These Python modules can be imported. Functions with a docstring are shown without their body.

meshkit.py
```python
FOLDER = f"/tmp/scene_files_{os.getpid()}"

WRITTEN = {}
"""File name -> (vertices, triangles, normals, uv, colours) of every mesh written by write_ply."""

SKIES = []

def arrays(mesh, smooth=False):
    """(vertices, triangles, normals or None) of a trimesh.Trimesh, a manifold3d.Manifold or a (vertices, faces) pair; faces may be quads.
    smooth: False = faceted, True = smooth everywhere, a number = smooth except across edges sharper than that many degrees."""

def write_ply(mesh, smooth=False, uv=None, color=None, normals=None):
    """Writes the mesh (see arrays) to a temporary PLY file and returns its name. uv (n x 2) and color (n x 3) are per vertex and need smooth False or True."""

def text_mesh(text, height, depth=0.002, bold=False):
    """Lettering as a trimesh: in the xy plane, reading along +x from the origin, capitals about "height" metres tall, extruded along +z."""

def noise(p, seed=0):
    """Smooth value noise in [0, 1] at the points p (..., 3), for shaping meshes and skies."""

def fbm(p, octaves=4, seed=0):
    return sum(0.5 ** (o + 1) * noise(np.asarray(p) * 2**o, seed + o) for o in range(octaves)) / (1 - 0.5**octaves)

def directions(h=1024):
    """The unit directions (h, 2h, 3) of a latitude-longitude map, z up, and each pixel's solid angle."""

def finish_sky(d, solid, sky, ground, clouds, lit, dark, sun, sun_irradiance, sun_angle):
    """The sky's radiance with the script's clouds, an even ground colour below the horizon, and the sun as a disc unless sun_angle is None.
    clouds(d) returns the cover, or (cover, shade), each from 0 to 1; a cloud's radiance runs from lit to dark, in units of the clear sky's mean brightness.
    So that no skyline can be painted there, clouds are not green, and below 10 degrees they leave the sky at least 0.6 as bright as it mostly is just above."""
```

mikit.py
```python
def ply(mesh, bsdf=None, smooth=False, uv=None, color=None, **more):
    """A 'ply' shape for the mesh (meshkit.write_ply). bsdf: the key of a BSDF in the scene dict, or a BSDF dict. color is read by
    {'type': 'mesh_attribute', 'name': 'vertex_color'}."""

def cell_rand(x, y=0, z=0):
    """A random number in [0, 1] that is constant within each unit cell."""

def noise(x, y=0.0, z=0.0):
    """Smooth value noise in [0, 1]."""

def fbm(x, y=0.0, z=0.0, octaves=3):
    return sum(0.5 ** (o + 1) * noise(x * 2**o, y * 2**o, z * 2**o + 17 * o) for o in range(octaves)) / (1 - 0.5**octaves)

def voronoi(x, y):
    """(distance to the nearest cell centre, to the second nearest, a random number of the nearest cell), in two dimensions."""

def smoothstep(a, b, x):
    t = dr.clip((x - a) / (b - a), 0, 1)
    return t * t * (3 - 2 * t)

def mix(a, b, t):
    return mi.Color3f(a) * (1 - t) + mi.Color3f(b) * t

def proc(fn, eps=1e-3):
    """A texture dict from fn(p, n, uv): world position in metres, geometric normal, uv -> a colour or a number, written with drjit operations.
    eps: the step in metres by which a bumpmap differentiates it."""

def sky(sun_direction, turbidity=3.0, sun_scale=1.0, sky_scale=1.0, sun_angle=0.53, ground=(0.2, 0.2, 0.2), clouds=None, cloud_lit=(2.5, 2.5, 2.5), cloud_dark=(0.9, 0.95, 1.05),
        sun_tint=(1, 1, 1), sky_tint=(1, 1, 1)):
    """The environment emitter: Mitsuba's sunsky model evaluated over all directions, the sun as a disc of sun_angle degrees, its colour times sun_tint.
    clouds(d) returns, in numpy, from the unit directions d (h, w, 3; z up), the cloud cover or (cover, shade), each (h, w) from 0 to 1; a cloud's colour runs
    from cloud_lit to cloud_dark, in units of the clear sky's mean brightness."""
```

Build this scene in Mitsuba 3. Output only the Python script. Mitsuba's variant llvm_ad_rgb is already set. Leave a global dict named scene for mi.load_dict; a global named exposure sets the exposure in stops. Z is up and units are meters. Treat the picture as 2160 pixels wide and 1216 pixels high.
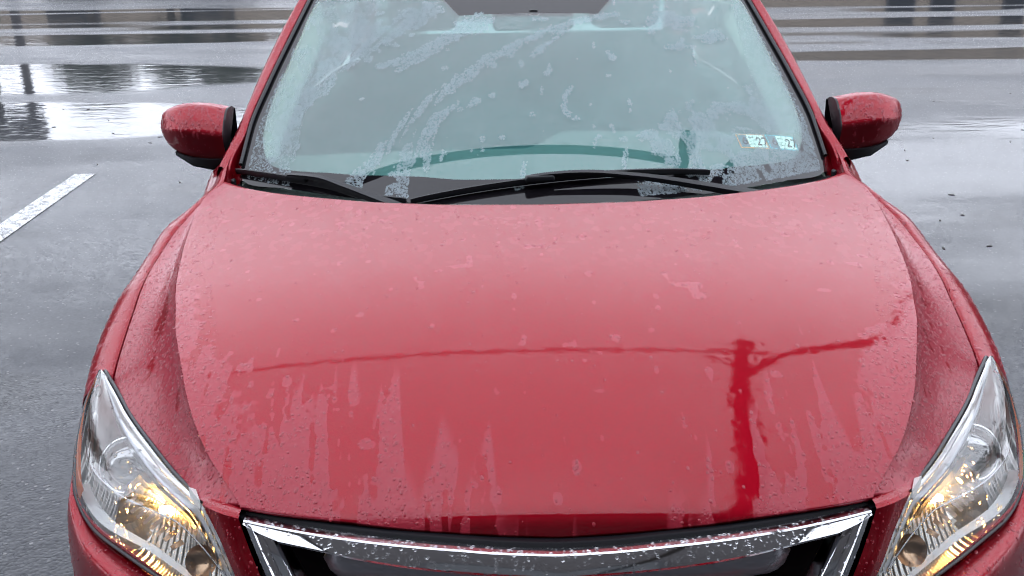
import math
import numpy as np
import trimesh
import drjit as dr
import mitsuba as mi
import mikit
import meshkit
from mikit import proc, noise, fbm, voronoi, smoothstep, mix
from scipy.interpolate import PchipInterpolator as PC

T = mi.ScalarTransform4f
scene, labels = {}, {}
rng = np.random.default_rng(7)

# ------------------------------------------------------------------ camera, sky, exposure
CAM = np.array([-0.0578, -0.9428, 1.5000])
FWD = np.array([-0.00044, 0.941265, -0.337668])
UPV = np.array([0.015594, 0.337633, 0.941148])
scene['camera'] = {'type': 'perspective', 'fov': 56.723, 'fov_axis': 'x', 'near_clip': 0.02, 'far_clip': 2000.0,
                   'to_world': T().look_at(origin=CAM.tolist(), target=(CAM + FWD).tolist(), up=UPV.tolist())}


def overcast(d):
    n = meshkit.fbm(d * 2.3 + np.array([3.1, 0.4, 1.7]), 4, 5)
    el = np.clip(d[..., 2], 0, 1)
    shade = np.clip(0.15 + 0.75 * sstep(0.45, 0.97, el) + 1.2 * (n - 0.5), 0, 1)
    return np.ones(d.shape[:2]), shade


sstep = lambda a, b, x: (lambda t: t * t * (3 - 2 * t))(np.clip((np.asarray(x, float) - a) / (b - a), 0, 1))
scene['sky'] = mikit.sky((0.0, -0.02, 1.0), turbidity=5, sun_scale=0.1, sun_angle=179, clouds=overcast,
                         cloud_lit=(2.38, 2.55, 2.92), cloud_dark=(1.76, 1.88, 2.16))
exposure = 2.65

# ------------------------------------------------------------------ materials


def rgb(*c):
    return {'type': 'rgb', 'value': list(c)}


def two(b):
    return {'type': 'twosided', 'bsdf': b}


def mist_amount(p, n, uv):
    return 0.125 + 0.06 * smoothstep(0.3, 0.7, fbm(p.x * 1.6, p.y * 1.8, 2.0, 3))


def orange_peel(p, n, uv):
    return 0.00010 * fbm(p.x * 26, p.y * 26, p.z * 26, 2) + 0.00010 * noise(p.x * 95, p.y * 95, p.z * 95)


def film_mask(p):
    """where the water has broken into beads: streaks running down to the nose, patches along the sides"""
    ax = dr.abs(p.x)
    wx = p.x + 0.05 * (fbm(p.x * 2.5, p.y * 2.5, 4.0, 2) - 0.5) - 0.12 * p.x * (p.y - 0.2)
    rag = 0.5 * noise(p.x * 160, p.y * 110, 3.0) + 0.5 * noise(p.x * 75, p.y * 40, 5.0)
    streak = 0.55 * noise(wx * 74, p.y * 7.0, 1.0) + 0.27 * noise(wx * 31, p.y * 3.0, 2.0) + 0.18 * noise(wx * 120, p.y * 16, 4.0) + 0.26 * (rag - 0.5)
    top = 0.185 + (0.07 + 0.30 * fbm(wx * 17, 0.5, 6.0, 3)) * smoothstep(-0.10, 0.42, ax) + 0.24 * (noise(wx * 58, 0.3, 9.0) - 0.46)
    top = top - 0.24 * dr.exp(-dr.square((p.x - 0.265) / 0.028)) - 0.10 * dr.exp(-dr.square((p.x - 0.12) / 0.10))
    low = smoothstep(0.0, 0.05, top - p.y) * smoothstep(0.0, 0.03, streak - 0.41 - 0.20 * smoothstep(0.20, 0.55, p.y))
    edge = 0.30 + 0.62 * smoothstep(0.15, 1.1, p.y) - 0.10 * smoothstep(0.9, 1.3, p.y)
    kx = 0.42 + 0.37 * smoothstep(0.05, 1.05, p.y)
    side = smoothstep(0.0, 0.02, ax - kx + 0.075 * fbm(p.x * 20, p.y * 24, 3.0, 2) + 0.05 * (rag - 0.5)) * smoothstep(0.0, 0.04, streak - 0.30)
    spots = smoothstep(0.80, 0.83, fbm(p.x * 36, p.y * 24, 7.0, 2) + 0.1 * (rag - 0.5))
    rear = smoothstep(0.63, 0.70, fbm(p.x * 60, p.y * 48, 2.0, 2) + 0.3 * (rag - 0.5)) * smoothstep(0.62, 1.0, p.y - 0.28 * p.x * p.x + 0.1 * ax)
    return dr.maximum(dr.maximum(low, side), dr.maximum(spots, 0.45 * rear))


def bead_bump(p, n, uv):
    d1, d2, r = voronoi(p.x * 210, p.y * 190 + p.z * 60)
    e1, e2, q = voronoi(p.x * 95 + 7, p.y * 80 + p.z * 30)
    return 0.00055 * dr.sqrt(dr.maximum(0.0, 0.2 - d1 * d1)) * (0.4 + r) + 0.0011 * dr.sqrt(dr.maximum(0.0, 0.13 - e1 * e1)) * smoothstep(0.55, 0.6, q)


def paint_color(p, n, uv):
    f = noise(p.x * 900, p.y * 900, p.z * 900)
    return mix((0.115, 0.0010, 0.004), (0.14, 0.002, 0.007), f)


def flake_color(p, n, uv):
    f = noise(p.x * 1100, p.y * 1100, p.z * 1100)
    return mix((0.47, 0.003, 0.016), (0.60, 0.006, 0.026), f)


COAT = {'type': 'roughplastic', 'alpha': 0.005, 'int_ior': 1.60, 'nonlinear': False, 'diffuse_reflectance': proc(paint_color)}
FLAKE = {'type': 'principled', 'base_color': proc(flake_color), 'metallic': 1.0, 'roughness': 0.40}
scene['paint'] = two({'type': 'bumpmap', 'bump': proc(orange_peel, 1.5e-3), 'scale': 1.0, 'bsdf': {'type': 'blendbsdf', 'weight': 0.34, 'a': COAT, 'b': FLAKE}})
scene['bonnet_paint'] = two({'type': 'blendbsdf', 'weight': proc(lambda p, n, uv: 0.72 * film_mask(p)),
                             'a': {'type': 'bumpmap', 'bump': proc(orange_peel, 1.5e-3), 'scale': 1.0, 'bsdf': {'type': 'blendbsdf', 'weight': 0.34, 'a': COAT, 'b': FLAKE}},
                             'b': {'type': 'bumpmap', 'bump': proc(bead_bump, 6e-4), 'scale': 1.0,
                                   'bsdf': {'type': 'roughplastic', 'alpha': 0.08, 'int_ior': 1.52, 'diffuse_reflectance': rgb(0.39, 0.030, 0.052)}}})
scene['black_plastic'] = two({'type': 'principled', 'base_color': rgb(0.012, 0.013, 0.016), 'roughness': 0.38, 'specular': 0.45})
scene['gloss_black'] = two({'type': 'principled', 'base_color': rgb(0.01, 0.01, 0.012), 'roughness': 0.12, 'specular': 0.5})
scene['pit_black'] = two({'type': 'principled', 'base_color': rgb(0.004, 0.004, 0.006), 'roughness': 0.5, 'specular': 0.12})
scene['wet_rubber'] = two({'type': 'principled', 'base_color': rgb(0.014, 0.015, 0.018), 'roughness': 0.3, 'specular': 0.5})
scene['frit_black'] = two({'type': 'plastic', 'int_ior': 1.5, 'diffuse_reflectance': rgb(0.008, 0.007, 0.009)})


def chrome_bump(p, n, uv):
    return 0.0004 * fbm(p.x * 60, p.y * 60, p.z * 60, 2)


scene['chrome'] = two({'type': 'principled', 'base_color': rgb(0.72, 0.73, 0.75), 'metallic': 1.0, 'roughness': 0.07})
scene['dark_chrome'] = two({'type': 'principled', 'base_color': rgb(0.36, 0.36, 0.37), 'metallic': 1.0, 'roughness': 0.16})
scene['reflector_metal'] = two({'type': 'bumpmap', 'bump': proc(chrome_bump, 2e-3), 'scale': 1.0,
                                'bsdf': {'type': 'principled', 'base_color': rgb(0.75, 0.74, 0.71), 'metallic': 1.0, 'roughness': 0.14}})
def flute_bump(p, n, uv):
    return 0.0012 * dr.sin(p.x * 520.0) * smoothstep(0.74, 0.70, p.z) + 0.0010 * fbm(p.x * 40, p.y * 40, p.z * 40, 2)


scene['lamp_metal'] = two({'type': 'bumpmap', 'bump': proc(flute_bump, 1e-3), 'scale': 1.0,
                           'bsdf': {'type': 'principled', 'base_color': rgb(0.50, 0.50, 0.49), 'metallic': 1.0, 'roughness': 0.26}})
scene['warm_reflector'] = two({'type': 'principled', 'base_color': rgb(0.62, 0.42, 0.28), 'metallic': 0.9, 'roughness': 0.22})
scene['satin_metal'] = two({'type': 'principled', 'base_color': rgb(0.50, 0.51, 0.54), 'metallic': 0.5, 'roughness': 0.36})
scene['white_guide'] = two({'type': 'principled', 'base_color': rgb(0.88, 0.89, 0.90), 'roughness': 0.3, 'specular': 0.5})
scene['pale_plastic'] = two({'type': 'principled', 'base_color': rgb(0.62, 0.62, 0.60), 'roughness': 0.4})
scene['amber'] = two({'type': 'principled', 'base_color': rgb(0.72, 0.15, 0.02), 'roughness': 0.2, 'specular': 0.5})
scene['clear_lens'] = {'type': 'thindielectric', 'int_ior': 1.5, 'specular_transmittance': rgb(0.93, 0.94, 0.93)}
scene['window_glass'] = {'type': 'thindielectric', 'int_ior': 1.5, 'specular_transmittance': rgb(0.72, 0.95, 0.88)}
scene['mist'] = {'type': 'blendbsdf', 'weight': proc(mist_amount), 'a': {'type': 'thindielectric', 'int_ior': 1.001}, 'b': two({'type': 'diffuse', 'reflectance': rgb(0.42, 0.82, 0.92)})}
scene['side_glass'] = {'type': 'thindielectric', 'int_ior': 1.5, 'specular_transmittance': rgb(0.26, 0.34, 0.33)}
scene['privacy_glass'] = {'type': 'thindielectric', 'int_ior': 1.5, 'specular_transmittance': rgb(0.22, 0.30, 0.30)}
scene['water'] = {'type': 'dielectric', 'int_ior': 1.33, 'ext_ior': 1.0}
scene['paint_bead'] = two({'type': 'roughplastic', 'alpha': 0.03, 'int_ior': 1.5, 'diffuse_reflectance': rgb(0.34, 0.026, 0.042)})
scene['glass_bead'] = {'type': 'blendbsdf', 'weight': 0.46, 'a': {'type': 'thindielectric', 'int_ior': 1.16}, 'b': two({'type': 'diffuse', 'reflectance': rgb(0.46, 0.55, 0.59)})}
scene['mirror_glass'] = two({'type': 'principled', 'base_color': rgb(0.8, 0.8, 0.8), 'metallic': 1.0, 'roughness': 0.02})
scene['beige_trim'] = two({'type': 'principled', 'base_color': rgb(0.66, 0.64, 0.58), 'roughness': 0.7, 'specular': 0.2})
scene['dash_plastic'] = two({'type': 'principled', 'base_color': rgb(0.115, 0.115, 0.115), 'roughness': 0.55, 'specular': 0.3})
scene['dash_dark'] = two({'type': 'principled', 'base_color': rgb(0.04, 0.04, 0.042), 'roughness': 0.5, 'specular': 0.3})
scene['seat_cloth'] = two({'type': 'principled', 'base_color': rgb(0.075, 0.075, 0.08), 'roughness': 0.9, 'specular': 0.1})
scene['tyre_rubber'] = two({'type': 'principled', 'base_color': rgb(0.02, 0.02, 0.02), 'roughness': 0.8})
scene['sticker_white'] = two({'type': 'principled', 'base_color': rgb(0.8, 0.84, 0.8), 'roughness': 0.5})
scene['sticker_orange'] = two({'type': 'principled', 'base_color': rgb(0.8, 0.45, 0.3), 'roughness': 0.5})
scene['sticker_blue'] = two({'type': 'principled', 'base_color': rgb(0.15, 0.5, 0.6), 'roughness': 0.5})
scene['sticker_slate'] = two({'type': 'principled', 'base_color': rgb(0.2, 0.27, 0.33), 'roughness': 0.5})
scene['sticker_ink'] = two({'type': 'principled', 'base_color': rgb(0.015, 0.02, 0.03), 'roughness': 0.5})


# asphalt: wet, with coarse stone, smooth puddles where water stands
def puddle_mask(p):
    wob = 1.1 * (fbm(p.x * 0.16, p.y * 0.42, 3.0, 3) - 0.5) + 0.22 * (fbm(p.x * 1.3, p.y * 2.6, 1.0, 3) - 0.5)

    def pud(cx, cy, rx, ry):
        return 1.0 - dr.sqrt(dr.square((p.x - cx) / rx) + dr.square((p.y - cy) / ry)) + wob * 0.55

    m = pud(-9.0, 11.6, 6.4, 1.55)
    m = dr.maximum(m, pud(-5.6, 8.3, 3.4, 1.05))
    m = dr.maximum(m, pud(-9.5, 17.4, 8.5, 1.1))
    m = dr.maximum(m, pud(-6.0, 24.0, 12.0, 2.0))
    m = dr.maximum(m, pud(9.0, 12.7, 7.5, 0.8))
    m = dr.maximum(m, pud(9.0, 18.6, 9.0, 1.1))
    m = dr.maximum(m, pud(14.0, 25.0, 11.0, 1.9))
    far = 0.30 * smoothstep(26, 60, p.y) + (fbm(p.x * 0.10, p.y * 0.45, 9.0, 3) - 0.60)
    return smoothstep(-0.03, 0.10, dr.maximum(m, far))


def asphalt_color(p, n, uv):
    big = fbm(p.x * 0.35, p.y * 0.9, 0.0, 3)
    grain = noise(p.x * 140, p.y * 140)
    st1, st2, r = voronoi(p.x * 62, p.y * 62)
    c = mix((0.010, 0.012, 0.016), (0.062, 0.067, 0.078), grain * 0.5 + 0.3 * big + 0.2 * r)
    pale = 0.7 * smoothstep(0.93, 0.98, r) * smoothstep(0.36, 0.24, st1)
    stain = smoothstep(0.60, 0.72, fbm(p.x * 0.9, p.y * 1.4, 8.0, 4))
    c = c * (1 - 0.35 * stain)
    return c * (1 - pale) + mi.Color3f(0.22, 0.22, 0.22) * pale


def asphalt_bump(p, n, uv):
    st1, st2, r = voronoi(p.x * 62, p.y * 62)
    return 0.0020 * smoothstep(0.0, 0.5, st2 - st1) * (0.25 + 0.75 * r) + 0.0020 * fbm(p.x * 30, p.y * 30, 0.0, 2)


def water_bump(p, n, uv):
    a = fbm(p.x * 3.0, p.y * 9.0, 0.5, 2)
    b = noise(p.x * 26, p.y * 34)
    return 0.0030 * a + 0.00035 * b


def asphalt_rough(p, n, uv):
    big = fbm(p.x * 0.5, p.y * 1.5, 4.0, 3)
    fine = fbm(p.x * 9, p.y * 9, 2.0, 2)
    return 0.17 + 0.22 * smoothstep(0.3, 0.72, big) + 0.12 * (fine - 0.5)


def wet_weight(p, n, uv):
    right = smoothstep(0.6, 2.4, p.x)
    film = smoothstep(0.36, 0.60, fbm(p.x * 0.45, p.y * 0.9, 6.0, 4) + 0.16 * right) * (0.05 + 0.56 * right * smoothstep(10.0, 5.0, p.y))
    return dr.maximum(puddle_mask(p), film)


scene['asphalt'] = two({'type': 'blendbsdf', 'weight': proc(wet_weight),
                        'a': {'type': 'bumpmap', 'bump': proc(asphalt_bump, 2e-3), 'scale': 0.8,
                              'bsdf': {'type': 'principled', 'base_color': proc(asphalt_color), 'roughness': proc(asphalt_rough), 'specular': 0.29}},
                        'b': {'type': 'bumpmap', 'bump': proc(water_bump, 5e-3), 'scale': 1.0,
                              'bsdf': {'type': 'principled', 'base_color': rgb(0.022, 0.024, 0.027), 'roughness': 0.07, 'specular': 0.5}}})


def line_color(p, n, uv):
    wear = fbm(p.x * 45, p.y * 45, 0.0, 3)
    speck = noise(p.x * 180, p.y * 180)
    w = smoothstep(0.37, 0.56, wear * 0.6 + speck * 0.4) * (0.75 + 0.25 * noise(p.x * 9, p.y * 9))
    return mix((0.09, 0.092, 0.095), (0.60, 0.62, 0.62), w)


scene['road_paint'] = two({'type': 'bumpmap', 'bump': proc(asphalt_bump, 2e-3), 'scale': 0.4,
                           'bsdf': {'type': 'principled', 'base_color': proc(line_color), 'roughness': 0.35, 'specular': 0.4}})
scene['brick_tan'] = two({'type': 'principled', 'base_color': rgb(0.20, 0.165, 0.13), 'roughness': 0.9})
scene['brick_dark'] = two({'type': 'principled', 'base_color': rgb(0.05, 0.045, 0.045), 'roughness': 0.8})
scene['stucco_grey'] = two({'type': 'principled', 'base_color': rgb(0.30, 0.29, 0.28), 'roughness': 0.9})
scene['stucco_pale'] = two({'type': 'principled', 'base_color': rgb(0.5, 0.49, 0.47), 'roughness': 0.9})
scene['shop_glass'] = two({'type': 'principled', 'base_color': rgb(0.015, 0.018, 0.022), 'roughness': 0.08, 'specular': 0.5})
scene['roof_dark'] = two({'type': 'principled', 'base_color': rgb(0.04, 0.04, 0.045), 'roughness': 0.8})
scene['wood_pole'] = two({'type': 'principled', 'base_color': rgb(0.05, 0.04, 0.033), 'roughness': 0.9})
scene['cable_black'] = two({'type': 'principled', 'base_color': rgb(0.01, 0.01, 0.01), 'roughness': 0.7})
scene['leaf'] = two({'type': 'principled', 'base_color': rgb(0.03, 0.045, 0.022), 'roughness': 0.8})
scene['litter'] = two({'type': 'principled', 'base_color': rgb(0.022, 0.018, 0.014), 'roughness': 0.6})
scene['bark'] = two({'type': 'principled', 'base_color': rgb(0.06, 0.05, 0.04), 'roughness': 0.9})

# ------------------------------------------------------------------ helpers


def add(key, mesh, bsdf, smooth=False, **kw):
    assert key not in scene, key
    scene[key] = mikit.ply(mesh, bsdf, smooth=smooth, **kw)
    return key


def lab(key, **kw):
    labels[key] = kw


def flip(m):
    return trimesh.Trimesh(np.asarray(m.vertices) * [-1, 1, 1], np.asarray(m.faces)[:, ::-1], process=False)


def cat(*ms):
    return trimesh.util.concatenate([m for m in ms if m is not None])


def grid(P, weld=False):
    """P (n, m, 3) -> mesh"""
    n, m = P.shape[:2]
    i, j = np.meshgrid(np.arange(n - 1), np.arange(m - 1), indexing='ij')
    a = i * m + j
    f = np.stack([a, a + 1, a + m + 1, a + m], -1).reshape(-1, 4)
    f = np.vstack([f[:, [0, 1, 2]], f[:, [0, 2, 3]]])
    me = trimesh.Trimesh(P.reshape(-1, 3), f, process=False)
    if weld:
        me.merge_vertices(digits_vertex=6)
        me.update_faces(me.nondegenerate_faces())
    return me


def resample(pts, n, smooth=True):
    """n points evenly along a smooth curve through pts"""
    p = np.asarray(pts, float)
    s = np.r_[0, np.cumsum(np.linalg.norm(np.diff(p, axis=0), axis=1))]
    t = np.linspace(0, s[-1], n)
    f = (lambda y: PC(s, y)(t)) if smooth and len(p) > 2 else (lambda y: np.interp(t, s, y))
    return np.stack([f(p[:, k]) for k in range(3)], -1)


def curve(pts):
    p = np.asarray(pts, float)
    s = np.r_[0, np.cumsum(np.linalg.norm(np.diff(p, axis=0), axis=1))]
    f = [PC(s / s[-1], p[:, k]) for k in range(3)]
    return lambda t: np.stack([g(t) for g in f], -1)


def loft(rows, m, smooth=True):
    """rows: list of section polylines (k, 3), each resampled to m points"""
    return grid(np.stack([resample(r, m, smooth) for r in rows]))


def tube(path, rad, sides=10, n=None, cap=True):
    p = np.asarray(path, float) if n is None else resample(path, n)
    r = np.broadcast_to(np.asarray(rad, float), (len(p),))
    t = np.gradient(p, axis=0)
    t /= np.linalg.norm(t, axis=1, keepdims=True)
    ref = np.array([0, 0, 1.0]) if abs(t[:, 2]).mean() < 0.8 else np.array([0, 1.0, 0])
    a = np.cross(t, ref)
    a /= np.linalg.norm(a, axis=1, keepdims=True)
    b = np.cross(a, t)
    th = np.arange(sides + 1) / sides * 2 * np.pi
    P = p[:, None] + r[:, None, None] * (np.cos(th)[None, :, None] * a[:, None] + np.sin(th)[None, :, None] * b[:, None])
    if cap:
        P = np.concatenate([np.repeat(p[:1, None], sides + 1, 1), P, np.repeat(p[-1:, None], sides + 1, 1)])
    return grid(P, weld=True)


def box(cx, cy, cz, sx, sy, sz, bev=0.0):
    import manifold3d as m3
    if bev <= 0:
        b = trimesh.creation.box((sx, sy, sz))
    else:
        h = [m3.Manifold.sphere(bev, 8).translate((x * (sx / 2 - bev), y * (sy / 2 - bev), z * (sz / 2 - bev)))
             for x in (-1, 1) for y in (-1, 1) for z in (-1, 1)]
        mm = m3.Manifold.batch_hull(h).to_mesh()
        b = trimesh.Trimesh(mm.vert_properties[:, :3], mm.tri_verts, process=False)
    b.apply_translation((cx, cy, cz))
    return b


def sweep(path, prof, side, up):
    """profile points (k, 2) in (side, up) along the path; side, up (n, 3) per point"""
    P = np.asarray(path)[:, None] + prof[None, :, :1] * np.asarray(side)[:, None] + prof[None, :, 1:] * np.asarray(up)[:, None]
    return grid(P)


sstep = lambda a, b, x: (lambda t: t * t * (3 - 2 * t))(np.clip((np.asarray(x, float) - a) / (b - a), 0, 1))

# ------------------------------------------------------------------ the car: surfaces (x across, y rearward from the nose, z up)
zc = PC([.12, .172, .178, .19, .22, .27, .35, .5, .7, .9, 1.06, 1.2, 1.35, 1.45], [.58, .729, .743, .758, .780, .810, .848, .896, .933, .956, .975, .997, 1.024, 1.044])


def hood_z(x, y):
    return zc(y) - .042 * (np.abs(x) / .72) ** 2.2


K_PTS = [(.754, 1.327), (.783, 1.235), (.777, 1.15), (.766, 1.07), (.750, .98), (.733, .902), (.709, .80), (.688, .725), (.667, .66), (.649, .60), (.628, .545), (.605, .487), (.567, .395), (.514, .30), (.478, .255), (.447, .219)]
K = curve([(*p, 0) for p in K_PTS])
# outer edge of the bonnet: along the wing, then along the top of the headlight
E_PTS = [(.757, 1.334, .972), (.779, 1.24, .953), (.796, 1.16, .931), (.815, 1.08, .903), (.819, .98, .878), (.811, .88, .860), (.801, .80, .839),
         (.792, .72, .815), (.783, .65, .793), (.773, .60, .779), (.748, .55, .775), (.704, .487, .768), (.633, .398, .760), (.567, .313, .756), (.528, .262, .756), (.507, .238, .759)]
LAMP_OUT = [(.801, .62, .796), (.811, .60, .77), (.821, .57, .737), (.823, .535, .70), (.817, .50, .673), (.807, .465, .648), (.785, .43, .631), (.745, .385, .616), (.678, .33, .610), (.609, .275, .608), (.545, .228, .606)]
LAMP_IN = [(.801, .62, .796), (.753, .552, .785), (.709, .487, .775), (.640, .395, .766), (.574, .310, .761), (.533, .262, .760), (.510, .236, .759), (.479, .205, .723), (.452, .175, .677), (.425, .150, .632)]


def glass_z(x, y):
    x = np.abs(x)
    q = (x / .745) ** 2
    s = y - (1.2 + .2 * q)
    s = y - (1.2 + (.22 - .12 * np.clip(s, 0, 1) / .8) * q)
    return .962 + .535 * s


CAR = 'red_car'
labels[CAR] = {'label': 'wet dark red sedan seen from the front, bonnet covered in rain drops, headlights lit', 'category': 'car'}

# ---- bonnet
NV = 170
tv = np.linspace(0, 1, NV)
# rows concentrated at the nose where the lip rolls over
tv = np.where(tv < .7, tv / .7 * .80, .80 + (tv - .7) / .3 * .20)
kp = K(tv)
kp[:, 2] = hood_z(kp[:, 0], kp[:, 1])
ep = curve(E_PTS)
# match edge parameters to the crease by the same control-point numbering
en = np.asarray(E_PTS)
kn = np.asarray(K_PTS)
ks = np.r_[0, np.cumsum(np.linalg.norm(np.diff(kn, axis=0), axis=1))]
ks /= ks[-1]
eo = np.stack([PC(ks, en[:, k])(tv) for k in range(3)], -1)
rear = PC([0, .091, .182, .272, .361, .447, .531, .612, .688, .756, .80], [1.056, 1.06, 1.067, 1.084, 1.106, 1.138, 1.174, 1.216, 1.266, 1.327, 1.37])
lip = PC([0, .057, .114, .17, .227, .283, .339, .395, .451, .505], [.174, .175, .1765, .179, .183, .189, .196, .205, .217, .231])


def hood_half():
    NA, NB = 90, 40
    a = np.linspace(0, 1, NA)
    a = 1 - (1 - a) ** 1.25
    yr = rear(np.minimum(a * kp[0, 0], .80))
    yf = lip(a * kp[-1, 0])
    fr = (kp[0, 1] - kp[:, 1]) / (kp[0, 1] - kp[-1, 1])
    fr = np.maximum.accumulate(fr)
    X = kp[:, :1] * a[None]
    Y = yr[None] * (1 - fr[:, None]) + yf[None] * fr[:, None]
    Z = hood_z(X, Y)
    P1 = np.stack([X, Y, Z], -1)
    b = np.linspace(0, 1, NB)[1:]
    L = np.linalg.norm(eo - kp, axis=1)
    P2 = kp[:, None] * (1 - b)[None, :, None] + eo[:, None] * b[None, :, None]
    dip = np.minimum(.016, L * .16) * sstep(0, .06, tv) * sstep(1.0, .8, tv)
    P2[..., 2] -= dip[:, None] * (np.sin(np.pi * b ** .62))[None]
    P = np.concatenate([P1, P2], 1)
    # rolled rear and front edges
    back = P[:1] + [0, .0015, -.0012]
    back1 = P[:1] + [0, .0015, -.006]
    back2 = P[:1] + [0, -.03, -.028]
    f1 = P[-1:] + [0, .002, -.007]
    f2 = P[-1:] + [0, .02, -.014]
    f0 = P[-1:] + [0, -.0006, -.0015]
    P = np.concatenate([back2, back1, back, P, f0, f1, f2])
    side = P[:, -1:] + [-.003, .0, -.006]
    side2 = P[:, -1:] + [-.012, .0, -.025]
    return np.concatenate([P, side, side2], 1)


HG = hood_half()
hood_r = grid(HG)
hood = cat(hood_r, flip(hood_r))
hood.merge_vertices(digits_vertex=6)
add(CAR + '__bonnet', hood, 'bonnet_paint', smooth=50)
lab(CAR + '__bonnet', label='dark red bonnet with beaded and streaked rain water')

# ---- front wings, doors, sides
Wd = PC([.45, .55, .62, .7, .8, .9, 1.2, 1.6, 2.5, 3.4, 4.0, 4.4, 4.6], [.79, .828, .850, .866, .877, .882, .873, .868, .876, .872, .835, .75, .62])
inner_y = [.60, .65, .72, .80, .88, .98, 1.08, 1.16, 1.24, 1.335, 1.42, 1.48, 1.53]
inner = PC(inner_y, [.779, .787, .796, .805, .815, .823, .819, .800, .784, .762, .771, .771, .769]), PC(inner_y, [.777, .791, .813, .837, .858, .876, .903, .931, .953, .974, .999, 1.025, 1.049])


def arch(y, yc):
    r = .345
    return np.where(np.abs(y - yc) < r, .30 + np.sqrt(np.maximum(r * r - (y - yc) ** 2, 0)), .22)


def wing():
    rows = []
    for y in np.linspace(.60, 1.53, 60):
        xi, zi, w = inner[0](y), inner[1](y), Wd(y)
        bot = min(max(arch(y, .90), .22), zi - .2)
        out = max(w, xi + .02)
        k = sstep(1.1, 1.45, y)
        sec = [(xi - .006, zi - .03), (xi - .001, zi - .004), (xi + .003, zi), (xi + (out - xi) * .42, zi - .007 - .054 * k), (out - .012, zi - .031 - .079 * k), (out - .003, zi - .075 - .08 * k), (out, zi - .13 - .09 * k), (out - .004, min(.60, zi - .17 - .10 * k)), (out - .012, bot)]
        rows.append([(x, y, z) for x, z in sec])
    return loft(rows, 60)


WG = wing()
for i, m in enumerate((WG, flip(WG))):
    add(CAR + '__front_wing' + ('_001' if i else ''), m, 'paint', smooth=60)

# windscreen pillar and cant rail (outer skin), from the wing to the tail
TRIM = curve([(.744, 1.413, 0), (.742, 1.568, 0), (.717, 1.72, 0), (.684, 1.871, 0), (.651, 2.021, 0), (.635, 2.10, 0)])
PIL = curve([(.792, 1.40, .992), (.790, 1.46, 1.014), (.788, 1.55, 1.041), (.765, 1.75, 1.155), (.730, 1.90, 1.262), (.690, 2.05, 1.362), (.672, 2.16, 1.41)])


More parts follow.
